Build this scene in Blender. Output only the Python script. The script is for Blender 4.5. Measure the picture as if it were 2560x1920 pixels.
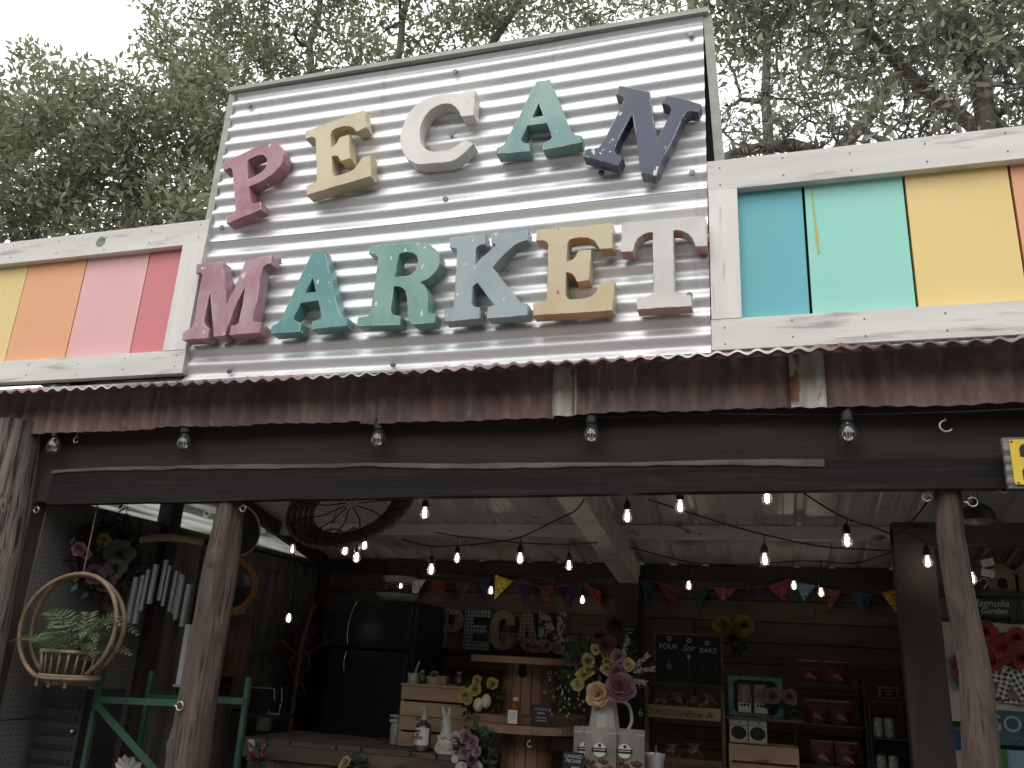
import bpy, math, random
import numpy as np
from mathutils import Vector, Matrix, Euler

for o in list(bpy.data.objects):
    bpy.data.objects.remove(o, do_unlink=True)
SC = bpy.context.scene
COL = SC.collection
PI = math.pi
R = math.radians
random.seed(7)
RNG = np.random.default_rng(7)

# ------------------------------------------------------------------ camera
cam_d = bpy.data.cameras.new('camera')
cam = bpy.data.objects.new('camera', cam_d)
COL.objects.link(cam)
SC.camera = cam
cam_d.sensor_width = 36.0
cam_d.lens = 29.245
cam_d.clip_start = 0.05
cam_d.clip_end = 2000.0
PITCH, YAW, ROLL = R(18.13), R(17.40), R(3.07)
_f = Vector((-math.sin(YAW) * math.cos(PITCH), math.cos(YAW) * math.cos(PITCH), math.sin(PITCH)))
_r0 = Vector((math.cos(YAW), math.sin(YAW), 0.0))
_u0 = _r0.cross(_f)
_r = _r0 * math.cos(ROLL) + _u0 * math.sin(ROLL)
_u = _u0 * math.cos(ROLL) - _r0 * math.sin(ROLL)
cam.matrix_world = Matrix(((_r.x, _u.x, -_f.x, 0.0), (_r.y, _u.y, -_f.y, -3.12), (_r.z, _u.z, -_f.z, 1.62), (0, 0, 0, 1)))

# ------------------------------------------------------------------ sky, sun, exposure
SUN_EL, SUN_AZ = R(58), R(200)        # high, a little to the left behind the camera
world = bpy.data.worlds.new('World')
SC.world = world
world.use_nodes = True
wn = world.node_tree
for n in list(wn.nodes):
    wn.nodes.remove(n)
w_out = wn.nodes.new('ShaderNodeOutputWorld')
w_bg = wn.nodes.new('ShaderNodeBackground')
w_sky = wn.nodes.new('ShaderNodeTexSky')
w_sky.sky_type = 'NISHITA'
w_sky.sun_disc = False
w_sky.sun_elevation = SUN_EL
w_sky.sun_rotation = SUN_AZ
w_mix = wn.nodes.new('ShaderNodeMix')
w_mix.data_type = 'RGBA'
w_mix.inputs[0].default_value = 0.9      # thin high overcast veils the blue
w_mix.inputs[7].default_value = (21.2, 21.3, 21.3, 1)
wn.links.new(w_sky.outputs[0], w_mix.inputs[6])
wn.links.new(w_mix.outputs[2], w_bg.inputs[0])
w_bg.inputs[1].default_value = 0.11
wn.links.new(w_bg.outputs[0], w_out.inputs[0])

sun_d = bpy.data.lights.new('sun', 'SUN')
sun_d.energy = 0.7
sun_d.angle = R(25)
sun_d.color = (1.0, 0.98, 0.95)
sun = bpy.data.objects.new('sun', sun_d)
COL.objects.link(sun)
_sd = Vector((math.sin(SUN_AZ) * math.cos(SUN_EL), math.cos(SUN_AZ) * math.cos(SUN_EL), math.sin(SUN_EL)))
sun.rotation_euler = (-_sd).to_track_quat('-Z', 'Y').to_euler()
sun.location = (0, -6, 12)

SC.view_settings.view_transform = 'Standard'
SC.view_settings.look = 'None'
SC.view_settings.exposure = 0.0
SC.view_settings.gamma = 1.0
SC.view_settings.use_curve_mapping = False
SC.render.engine = 'CYCLES'
SC.cycles.use_denoising = True
SC.cycles.use_adaptive_sampling = True
SC.cycles.adaptive_threshold = 0.02
SC.cycles.max_bounces = 5
SC.cycles.diffuse_bounces = 3
SC.cycles.glossy_bounces = 3
SC.cycles.transmission_bounces = 4
SC.cycles.transparent_max_bounces = 16
SC.cycles.caustics_reflective = False
SC.cycles.caustics_refractive = False
SC.cycles.sample_clamp_indirect = 4.0

# ------------------------------------------------------------------ mesh helpers
class MB:
    """Collects vertices and faces for one mesh."""
    def __init__(self):
        self.v, self.f = [], []
    def add(self, vs, fs):
        b = len(self.v)
        self.v += [tuple(p) for p in vs]
        self.f += [tuple(i + b for i in f) for f in fs]
        return self
    def box(self, x0, x1, y0, y1, z0, z1):
        vs = [(x0, y0, z0), (x1, y0, z0), (x1, y1, z0), (x0, y1, z0), (x0, y0, z1), (x1, y0, z1), (x1, y1, z1), (x0, y1, z1)]
        return self.add(vs, [(0, 3, 2, 1), (4, 5, 6, 7), (0, 1, 5, 4), (1, 2, 6, 5), (2, 3, 7, 6), (3, 0, 4, 7)])
    def obox(self, c, s, e=(0, 0, 0)):
        m = Euler(e).to_matrix()
        vs = []
        for k in range(8):
            p = Vector(((k & 1) - .5, ((k >> 1) & 1) - .5, ((k >> 2) & 1) - .5))
            vs.append(Vector(c) + m @ Vector((p.x * s[0], p.y * s[1], p.z * s[2])))
        return self.add(vs, [(0, 2, 3, 1), (4, 5, 7, 6), (0, 1, 5, 4), (1, 3, 7, 5), (3, 2, 6, 7), (2, 0, 4, 6)])
    def bar(self, a, b, w, h, up=(0, 0, 1)):
        a, b = Vector(a), Vector(b)
        d = (b - a).normalized()
        s = d.cross(Vector(up))
        if s.length < 1e-4:
            s = d.cross(Vector((0, 1, 0)))
        s.normalize()
        t = s.cross(d)
        vs = []
        for p in (a, b):
            for i, j in ((-1, -1), (1, -1), (1, 1), (-1, 1)):
                vs.append(p + s * (i * w / 2) + t * (j * h / 2))
        return self.add(vs, [(0, 1, 2, 3), (7, 6, 5, 4), (0, 4, 5, 1), (1, 5, 6, 2), (2, 6, 7, 3), (3, 7, 4, 0)])
    def tube(self, pts, r, n=8, closed=False, cap=True):
        pts = [Vector(p) for p in pts]
        m = len(pts)
        rs = r if isinstance(r, (list, tuple)) else [r] * m
        b = len(self.v)
        ref = None
        for i, p in enumerate(pts):
            if closed:
                d = pts[(i + 1) % m] - pts[i - 1]
            else:
                d = pts[min(i + 1, m - 1)] - pts[max(i - 1, 0)]
            if d.length < 1e-9:
                d = Vector((0, 0, 1))
            d.normalize()
            if ref is None:
                ref = Vector((0, 0, 1)) if abs(d.z) < .9 else Vector((1, 0, 0))
            s = d.cross(ref)
            if s.length < 1e-5:
                s = d.cross(Vector((0.3, 1, 0.2)))
            s.normalize()
            t = s.cross(d)
            ref = t
            ref = t if False else (t)
            for k in range(n):
                a = 2 * PI * k / n
                self.v.append(tuple(p + s * (math.cos(a) * rs[i]) + t * (math.sin(a) * rs[i])))
        segs = m if closed else m - 1
        for i in range(segs):
            j = (i + 1) % m
            for k in range(n):
                l = (k + 1) % n
                self.f.append((b + i * n + k, b + i * n + l, b + j * n + l, b + j * n + k))
        if cap and not closed:
            self.f.append(tuple(b + k for k in range(n))[::-1])
            self.f.append(tuple(b + (m - 1) * n + k for k in range(n)))
        return self
    def lathe(self, prof, c=(0, 0, 0), n=20, sx=1.0, sy=1.0):
        b = len(self.v)
        for r, z in prof:
            for k in range(n):
                a = 2 * PI * k / n
                self.v.append((c[0] + r * sx * math.cos(a), c[1] + r * sy * math.sin(a), c[2] + z))
        for i in range(len(prof) - 1):
            for k in range(n):
                l = (k + 1) % n
                self.f.append((b + i * n + k, b + i * n + l, b + (i + 1) * n + l, b + (i + 1) * n + k))
        if prof[0][0] > 1e-5:
            self.f.append(tuple(b + k for k in range(n))[::-1])
        if prof[-1][0] > 1e-5:
            self.f.append(tuple(b + (len(prof) - 1) * n + k for k in range(n)))
        return self
    def prism(self, poly, y0, y1):
        """poly in x,z; extruded along y"""
        n = len(poly)
        vs = [(x, y0, z) for x, z in poly] + [(x, y1, z) for x, z in poly]
        fs = [tuple(range(n)), tuple(range(2 * n - 1, n - 1, -1))]
        for k in range(n):
            l = (k + 1) % n
            fs.append((k, k + n, l + n, l))
        return self.add(vs, fs)
    def grid(self, fn, us, ws):
        b = len(self.v)
        for u in us:
            for w in ws:
                self.v.append(tuple(fn(u, w)))
        m = len(ws)
        for i in range(len(us) - 1):
            for j in range(m - 1):
                self.f.append((b + i * m + j, b + (i + 1) * m + j, b + (i + 1) * m + j + 1, b + i * m + j + 1))
        return self
    def ball(self, c, r, n=10, m=7, s=(1, 1, 1)):
        prof = [(max(1e-6, math.sin(PI * i / m)) * r, -math.cos(PI * i / m) * r) for i in range(m + 1)]
        b = len(self.v)
        self.lathe(prof, (0, 0, 0), n)
        for i in range(b, len(self.v)):
            p = self.v[i]
            self.v[i] = (c[0] + p[0] * s[0], c[1] + p[1] * s[1], c[2] + p[2] * s[2])
        return self
    def xf(self, m):
        self.v = [tuple(m @ Vector(p)) for p in self.v]
        return self

def wloc(o):
    p = Vector((0, 0, 0))
    while o is not None:
        p += o.location
        o = o.parent
    return p

def mesh_of(name, mb, mat, smooth=None):
    me = bpy.data.meshes.new(name)
    me.from_pydata(mb.v, [], mb.f)
    if mat is not None:
        me.materials.append(mat)
    if smooth is not None:
        me.polygons.foreach_set('use_smooth', [True] * len(me.polygons))
        me.update()
        if smooth < 180:
            me.set_sharp_from_angle(angle=R(smooth))
    me.update()
    return me

def obj(name, mb, mat, parent=None, smooth=None, world=True):
    """Links one mesh object. World coordinates by default; a parent's translation is taken off."""
    mb2 = mb
    off = Vector((0, 0, 0))
    if world:
        if parent is not None:
            off = wloc(parent)
        else:
            a = np.array(mb.v)
            off = Vector(((a[:, 0].min() + a[:, 0].max()) / 2, (a[:, 1].min() + a[:, 1].max()) / 2, a[:, 2].min()))
        mb2 = MB()
        mb2.v = [(p[0] - off.x, p[1] - off.y, p[2] - off.z) for p in mb.v]
        mb2.f = mb.f
    o = bpy.data.objects.new(name, mesh_of(name, mb2, mat, smooth))
    COL.objects.link(o)
    if parent is not None:
        o.parent = parent
    elif world:
        o.location = off
    return o

def tag(o, label=None, cat=None, group=None, kind=None):
    if label: o['label'] = label
    if cat: o['category'] = cat
    if group: o['group'] = group
    if kind: o['kind'] = kind
    return o

def thing(name, label, cat, loc=(0, 0, 0), group=None, rot=None):
    o = bpy.data.objects.new(name, None)
    o.empty_display_size = 0.1
    COL.objects.link(o)
    o.location = loc
    if rot: o.rotation_euler = rot
    return tag(o, label, cat, group)

def copy_tree(o, parent=None):
    c = o.copy()
    COL.objects.link(c)
    c.parent = parent
    for ch in list(o.children):
        copy_tree(ch, c)
    return c

def share(o, name, parent, loc, rot=None, scale=None):
    """another object with the same mesh data"""
    c = bpy.data.objects.new(name, o.data)
    COL.objects.link(c)
    c.parent = parent
    c.location = loc
    if rot: c.rotation_euler = rot
    if scale: c.scale = scale
    return c

def curve_mesh(name, loops, depth, bevel, mat):
    """filled 2D outline in x,z (metres); front face at y=-depth/2"""
    cu = bpy.data.curves.new(name, 'CURVE')
    cu.dimensions = '2D'
    cu.fill_mode = 'BOTH'
    cu.extrude = max(0.0, depth / 2 - bevel)
    cu.bevel_depth = bevel
    cu.bevel_resolution = 0
    for lp in loops:
        sp = cu.splines.new('POLY')
        sp.points.add(len(lp) - 1)
        for i, (x, z) in enumerate(lp):
            sp.points[i].co = (x, z, 0, 1)
        sp.use_cyclic_u = True
    t = bpy.data.objects.new(name, cu)
    COL.objects.link(t)
    dg = bpy.context.evaluated_depsgraph_get()
    me = bpy.data.meshes.new_from_object(t.evaluated_get(dg))
    bpy.data.objects.remove(t, do_unlink=True)
    bpy.data.curves.remove(cu)
    me.name = name
    me.polygons.foreach_set('use_smooth', [False] * len(me.polygons))
    me.transform(Matrix.Rotation(PI / 2, 4, 'X'))
    me.materials.clear()
    me.materials.append(mat)
    return me

def text_mesh(name, txt, size, mat, extrude=0.0006, shear=0.0, spacing=1.0, align='CENTER', bold=0.0, aspect=1.0):
    cu = bpy.data.curves.new(name, 'FONT')
    cu.body = txt
    cu.size = size
    cu.extrude = extrude
    cu.shear = shear
    cu.space_character = spacing
    cu.align_x = align
    cu.offset = bold
    cu.resolution_u = 3
    t = bpy.data.objects.new(name, cu)
    COL.objects.link(t)
    dg = bpy.context.evaluated_depsgraph_get()
    me = bpy.data.meshes.new_from_object(t.evaluated_get(dg))
    bpy.data.objects.remove(t, do_unlink=True)
    bpy.data.curves.remove(cu)
    me.name = name
    me.transform(Matrix.Rotation(PI / 2, 4, 'X') @ Matrix.Diagonal((aspect, 1, 1, 1)))
    me.materials.clear()
    me.materials.append(mat)
    return me

def put(name, me, parent, loc, rot=None):
    """mesh object in its parent's local space (parent None: world)"""
    o = bpy.data.objects.new(name, me)
    COL.objects.link(o)
    o.parent = parent
    o.location = loc
    if rot: o.rotation_euler = rot
    return o

# ------------------------------------------------------------------ materials
def srgb(r, g, b, k=1.0):
    def l(c):
        c /= 255.0
        return (c / 12.92 if c <= .04045 else ((c + .055) / 1.055) ** 2.4) * k
    return (l(r), l(g), l(b))

MATS = {}
def pm(name, c1, c2=None, rough=0.6, metal=0.0, scale=(4, 4, 4), detail=4.0, lo=0.35, hi=0.65,
       bump=0.0, bscale=None, bdist=0.004, c3=None, c3scale=(20, 20, 20), c3lo=0.62, c3hi=0.68,
       spec=0.5, rnd=0.0, rough2=None, edge=None, edge_lo=0.5, trans=None, emit=None, estr=0.0, coat=0.0, ior=None):
    """procedural surface: two noise-mixed colours, an optional third (chips, stains), bump, worn edges"""
    if name in MATS:
        return MATS[name]
    m = bpy.data.materials.new(name)
    m.use_nodes = True
    nt = m.node_tree
    N, Lk = nt.nodes, nt.links
    bs = N['Principled BSDF']
    tc = N.new('ShaderNodeTexCoord')
    oi = N.new('ShaderNodeObjectInfo')
    mul = N.new('ShaderNodeMath'); mul.operation = 'MULTIPLY'; mul.inputs[1].default_value = 37.0
    Lk.new(oi.outputs['Random'], mul.inputs[0])
    addv = N.new('ShaderNodeVectorMath'); addv.operation = 'ADD'
    Lk.new(tc.outputs['Object'], addv.inputs[0])
    Lk.new(mul.outputs[0], addv.inputs[1])
    vec = addv.outputs[0]
    def noise(sc, det=detail, rough_=0.55):
        mp = N.new('ShaderNodeMapping')
        mp.inputs['Scale'].default_value = sc
        Lk.new(vec, mp.inputs['Vector'])
        nz = N.new('ShaderNodeTexNoise')
        nz.inputs['Scale'].default_value = 1.0
        nz.inputs['Detail'].default_value = det
        nz.inputs['Roughness'].default_value = rough_
        Lk.new(mp.outputs[0], nz.inputs['Vector'])
        return nz.outputs[0]
    def ramp(src, a, b):
        mr = N.new('ShaderNodeMapRange')
        mr.inputs[1].default_value = a
        mr.inputs[2].default_value = b
        Lk.new(src, mr.inputs[0])
        return mr.outputs[0]
    def mix(f, a, b):
        mx = N.new('ShaderNodeMix'); mx.data_type = 'RGBA'
        if hasattr(f, 'links') or not isinstance(f, (int, float)):
            Lk.new(f, mx.inputs[0])
        else:
            mx.inputs[0].default_value = f
        for s, q in ((6, a), (7, b)):
            if isinstance(q, (tuple, list)):
                mx.inputs[s].default_value = (q[0], q[1], q[2], 1)
            else:
                Lk.new(q, mx.inputs[s])
        return mx.outputs[2]
    col = (c1[0], c1[1], c1[2])
    f1 = None
    if c2 is not None:
        f1 = ramp(noise(scale), lo, hi)
        col = mix(f1, c1, c2)
    if c3 is not None:
        f3 = ramp(noise(c3scale, 3.0), c3lo, c3hi)
        col = mix(f3, col, c3)
    if edge is not None:
        bv = N.new('ShaderNodeBevel'); bv.samples = 4; bv.inputs[0].default_value = 0.009
        ge = N.new('ShaderNodeNewGeometry')
        dt = N.new('ShaderNodeVectorMath'); dt.operation = 'DOT_PRODUCT'
        Lk.new(bv.outputs[0], dt.inputs[0]); Lk.new(ge.outputs['Normal'], dt.inputs[1])
        em = ramp(dt.outputs['Value'], 0.985, 0.86)
        en = ramp(noise((26, 26, 26), 3.0), edge_lo, edge_lo + 0.06)
        mm = N.new('ShaderNodeMath'); mm.operation = 'MULTIPLY'
        Lk.new(em, mm.inputs[0]); Lk.new(en, mm.inputs[1])
        # two worn colours along the edges, bare and rusty
        ec = mix(ramp(noise((9, 9, 9), 2.0), .45, .55), edge[0], edge[1])
        col = mix(mm.outputs[0], col, ec)
    if rnd > 0:
        hs = N.new('ShaderNodeHueSaturation')
        mr = N.new('ShaderNodeMapRange')
        mr.inputs[3].default_value = 1 - rnd; mr.inputs[4].default_value = 1 + rnd
        Lk.new(oi.outputs['Random'], mr.inputs[0])
        Lk.new(mr.outputs[0], hs.inputs['Value'])
        if isinstance(col, tuple):
            hs.inputs['Color'].default_value = (*col, 1)
        else:
            Lk.new(col, hs.inputs['Color'])
        col = hs.outputs[0]
    if isinstance(col, tuple):
        bs.inputs['Base Color'].default_value = (*col, 1)
    else:
        Lk.new(col, bs.inputs['Base Color'])
    bs.inputs['Metallic'].default_value = metal
    bs.inputs['Specular IOR Level'].default_value = spec
    bs.inputs['Coat Weight'].default_value = coat
    if ior: bs.inputs['IOR'].default_value = ior
    if rough2 is not None:
        mr = N.new('ShaderNodeMapRange')
        mr.inputs[3].default_value = rough; mr.inputs[4].default_value = rough2
        Lk.new(noise(tuple(s * 1.7 for s in scale)), mr.inputs[0])
        Lk.new(mr.outputs[0], bs.inputs['Roughness'])
    else:
        bs.inputs['Roughness'].default_value = rough
    if trans: bs.inputs['Transmission Weight'].default_value = trans
    if emit:
        bs.inputs['Emission Color'].default_value = (*emit, 1)
        bs.inputs['Emission Strength'].default_value = estr
    if bump > 0:
        bp = N.new('ShaderNodeBump')
        bp.inputs['Strength'].default_value = bump
        bp.inputs['Distance'].default_value = bdist
        Lk.new(noise(bscale or scale, 5.0, .6), bp.inputs['Height'])
        Lk.new(bp.outputs[0], bs.inputs['Normal'])
    MATS[name] = m
    return m

def checker_mat(name, ca, cb, size, cmid=None):
    """printed gingham: two crossing stripe sets"""
    if name in MATS: return MATS[name]
    m = bpy.data.materials.new(name); m.use_nodes = True
    N, Lk = m.node_tree.nodes, m.node_tree.links
    bs = N['Principled BSDF']; bs.inputs['Roughness'].default_value = .8
    tc = N.new('ShaderNodeTexCoord'); sp = N.new('ShaderNodeSeparateXYZ')
    Lk.new(tc.outputs['Object'], sp.inputs[0])
    fs = []
    for ax in (0, 2):
        a = N.new('ShaderNodeMath'); a.operation = 'DIVIDE'; a.inputs[1].default_value = size * 2
        Lk.new(sp.outputs[ax], a.inputs[0])
        b = N.new('ShaderNodeMath'); b.operation = 'FRACT'; Lk.new(a.outputs[0], b.inputs[0])
        c = N.new('ShaderNodeMath'); c.operation = 'GREATER_THAN'; c.inputs[1].default_value = .5
        Lk.new(b.outputs[0], c.inputs[0]); fs.append(c.outputs[0])
    s = N.new('ShaderNodeMath'); s.operation = 'ADD'
    Lk.new(fs[0], s.inputs[0]); Lk.new(fs[1], s.inputs[1])
    h = N.new('ShaderNodeMath'); h.operation = 'MULTIPLY'; h.inputs[1].default_value = .5
    Lk.new(s.outputs[0], h.inputs[0])
    mx = N.new('ShaderNodeMix'); mx.data_type = 'RGBA'
    Lk.new(h.outputs[0], mx.inputs[0])
    mx.inputs[6].default_value = (*ca, 1); mx.inputs[7].default_value = (*cb, 1)
    Lk.new(mx.outputs[2], bs.inputs['Base Color'])
    MATS[name] = m
    return m

def smooth_noise(x, seed=0):
    i = math.floor(x); f = x - i
    def h(k):
        return math.modf(math.sin(k * 127.1 + seed * 311.7) * 43758.5453)[0]
    f = f * f * (3 - 2 * f)
    return h(i) * (1 - f) + h(i + 1) * f
LETTERS = {
    'P': (-2.355, 3.548, [[(-172,349),(-148,364),(-76,388),(-10,412),(35,429),(75,437),(103,435),(132,418),(158,387),(171,351),(172,316),(160,287),(140,263),(117,242),(92,229),(57,213),(3,191),(13,154),(24,116),(28,104),(36,97),(54,93),(82,98),(92,60),(20,34),(-89,0),(-100,36),(-76,45),(-58,56),(-52,72),(-57,96),(-79,183),(-102,271),(-111,303),(-120,315),(-133,320),(-149,313),(-166,309)],[(-35,343),(-26,352),(-2,364),(31,372),(56,367),(73,352),(83,332),(85,311),(79,288),(62,268),(40,256),(12,242),(-11,233),(-20,277)]]),
    'E': (-1.887, 3.654, [[(-192,363),(111,439),(119,420),(137,338),(90,319),(80,331),(68,345),(47,356),(23,361),(-11,359),(-37,352),(-50,340),(-53,322),(-46,282),(-41,250),(-23,258),(-9,270),(-2,290),(4,300),(51,309),(58,253),(72,175),(22,166),(16,179),(6,195),(-10,201),(-30,199),(-23,157),(-15,111),(-8,93),(3,83),(34,88),(69,95),(97,107),(116,131),(127,161),(134,168),(181,176),(186,125),(192,62),(-134,0),(-141,49),(-112,60),(-96,67),(-92,82),(-102,150),(-116,236),(-130,309),(-140,321),(-156,325),(-185,320)]]),
    'C': (-1.379, 3.739, [[(174,371),(173,309),(175,233),(114,238),(105,263),(86,292),(61,313),(37,321),(8,322),(-20,313),(-48,295),(-69,268),(-83,235),(-90,198),(-88,160),(-79,124),(-62,97),(-37,75),(-7,62),(27,58),(58,60),(86,71),(113,89),(139,108),(183,79),(147,41),(113,14),(83,2),(60,0),(-71,6),(-95,15),(-132,42),(-159,76),(-174,113),(-183,155),(-183,190),(-178,224),(-168,261),(-151,297),(-124,332),(-91,356),(-54,369),(-10,373),(30,373),(71,367),(106,363),(120,374)]]),
    'A': (-0.887, 3.741, [[(-22,366),(39,363),(60,309),(92,226),(118,149),(138,96),(149,70),(165,53),(193,44),(193,11),(22,0),(21,36),(46,41),(58,50),(61,59),(52,88),(35,136),(-56,135),(-70,97),(-81,71),(-79,59),(-68,48),(-41,40),(-40,1),(-192,8),(-193,38),(-170,44),(-155,58),(-144,81),(-123,135),(-94,192),(-72,253),(-43,323)],[(-8,250),(18,176),(-38,175)]]),
    'N': (-0.434, 3.546, [[(-97,473),(-32,447),(30,421),(36,416),(44,339),(52,266),(66,177),(71,177),(83,205),(103,248),(121,286),(127,312),(124,326),(113,340),(89,351),(107,385),(186,353),(250,319),(238,286),(208,294),(191,290),(177,271),(162,239),(134,171),(100,100),(71,32),(60,0),(0,22),(-6,62),(-13,129),(-22,204),(-38,318),(-60,280),(-89,220),(-110,169),(-114,147),(-108,129),(-79,108),(-96,69),(-250,139),(-242,165),(-229,171),(-205,168),(-184,170),(-171,182),(-159,207),(-127,274),(-96,341),(-78,383),(-75,400),(-82,417),(-112,434)]]),
    'M': (-2.371, 2.95, [[(-202,390),(-57,389),(-31,302),(3,164),(8,167),(33,241),(52,311),(72,389),(209,398),(208,359),(180,354),(167,340),(164,285),(166,196),(164,127),(162,80),(168,64),(179,59),(206,57),(207,9),(48,8),(50,53),(73,56),(88,66),(90,91),(93,170),(92,256),(80,225),(62,175),(40,92),(22,5),(-35,4),(-48,57),(-80,170),(-99,243),(-103,217),(-105,140),(-107,92),(-99,70),(-82,56),(-64,48),(-66,0),(-207,1),(-209,36),(-175,54),(-162,74),(-158,124),(-160,221),(-160,293),(-160,329),(-169,342),(-198,343)]]),
    'A2': (-1.914, 2.949, [[(-34,396),(24,401),(40,367),(67,291),(87,237),(119,142),(141,88),(155,66),(170,56),(189,51),(190,15),(16,9),(17,46),(43,53),(56,63),(55,80),(44,114),(31,148),(-57,143),(-67,113),(-82,77),(-80,63),(-64,50),(-42,43),(-43,4),(-186,0),(-190,35),(-166,48),(-155,59),(-143,81),(-118,154),(-91,233),(-66,307)],[(-14,270),(14,192),(-41,190)]]),
    'R': (-1.491, 2.949, [[(-165,396),(-151,400),(-19,396),(54,394),(94,388),(131,372),(160,347),(177,318),(182,287),(176,261),(160,235),(136,213),(105,199),(99,196),(118,182),(134,154),(141,127),(142,91),(144,62),(149,48),(183,42),(181,0),(80,2),(63,21),(55,45),(49,92),(43,134),(33,162),(15,180),(-7,188),(-28,188),(-28,134),(-30,72),(-19,52),(-1,45),(21,43),(20,3),(-183,11),(-183,50),(-139,54),(-125,64),(-124,87),(-120,177),(-116,281),(-115,333),(-123,350),(-137,357),(-166,362)],[(-16,343),(-2,350),(22,351),(50,344),(71,328),(81,303),(80,276),(71,252),(54,238),(37,232),(-25,232),(-23,285)]]),
    'K': (-1.084, 2.952, [[(-185,398),(-24,397),(-24,352),(-48,348),(-60,340),(-64,320),(-62,261),(-58,257),(-31,283),(2,313),(27,341),(20,349),(7,355),(5,399),(169,398),(168,353),(134,345),(106,331),(73,297),(46,266),(18,236),(50,196),(99,131),(139,81),(157,60),(185,51),(185,3),(10,3),(10,50),(38,60),(-3,116),(-45,173),(-64,154),(-63,105),(-63,75),(-52,59),(-25,55),(-23,4),(-179,0),(-182,51),(-157,55),(-144,69),(-143,93),(-144,179),(-145,271),(-146,328),(-152,343),(-183,352)]]),
    'E2': (-0.709, 2.952, [[(-167,394),(157,390),(157,330),(160,276),(105,277),(96,299),(82,319),(59,333),(30,339),(-2,340),(-25,333),(-33,315),(-33,275),(-33,234),(-10,237),(4,249),(14,273),(23,277),(68,277),(67,204),(64,140),(14,138),(6,160),(-6,176),(-23,184),(-34,184),(-34,133),(-34,82),(-28,68),(-13,59),(15,57),(48,59),(76,66),(95,83),(108,115),(115,125),(167,128),(165,57),(162,0),(-166,1),(-167,56),(-130,59),(-114,67),(-111,85),(-112,186),(-112,263),(-113,320),(-121,335),(-135,341),(-167,345)]]),
    'T': (-0.345, 2.948, [[(-168,393),(165,387),(170,365),(170,254),(129,255),(126,267),(116,295),(100,315),(76,331),(55,337),(41,336),(40,267),(41,147),(42,71),(52,54),(67,47),(104,45),(107,0),(-103,1),(-105,49),(-69,51),(-48,58),(-40,72),(-39,154),(-40,244),(-40,337),(-59,338),(-81,331),(-102,314),(-116,291),(-121,264),(-126,259),(-170,260),(-170,287)]]),
}
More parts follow.
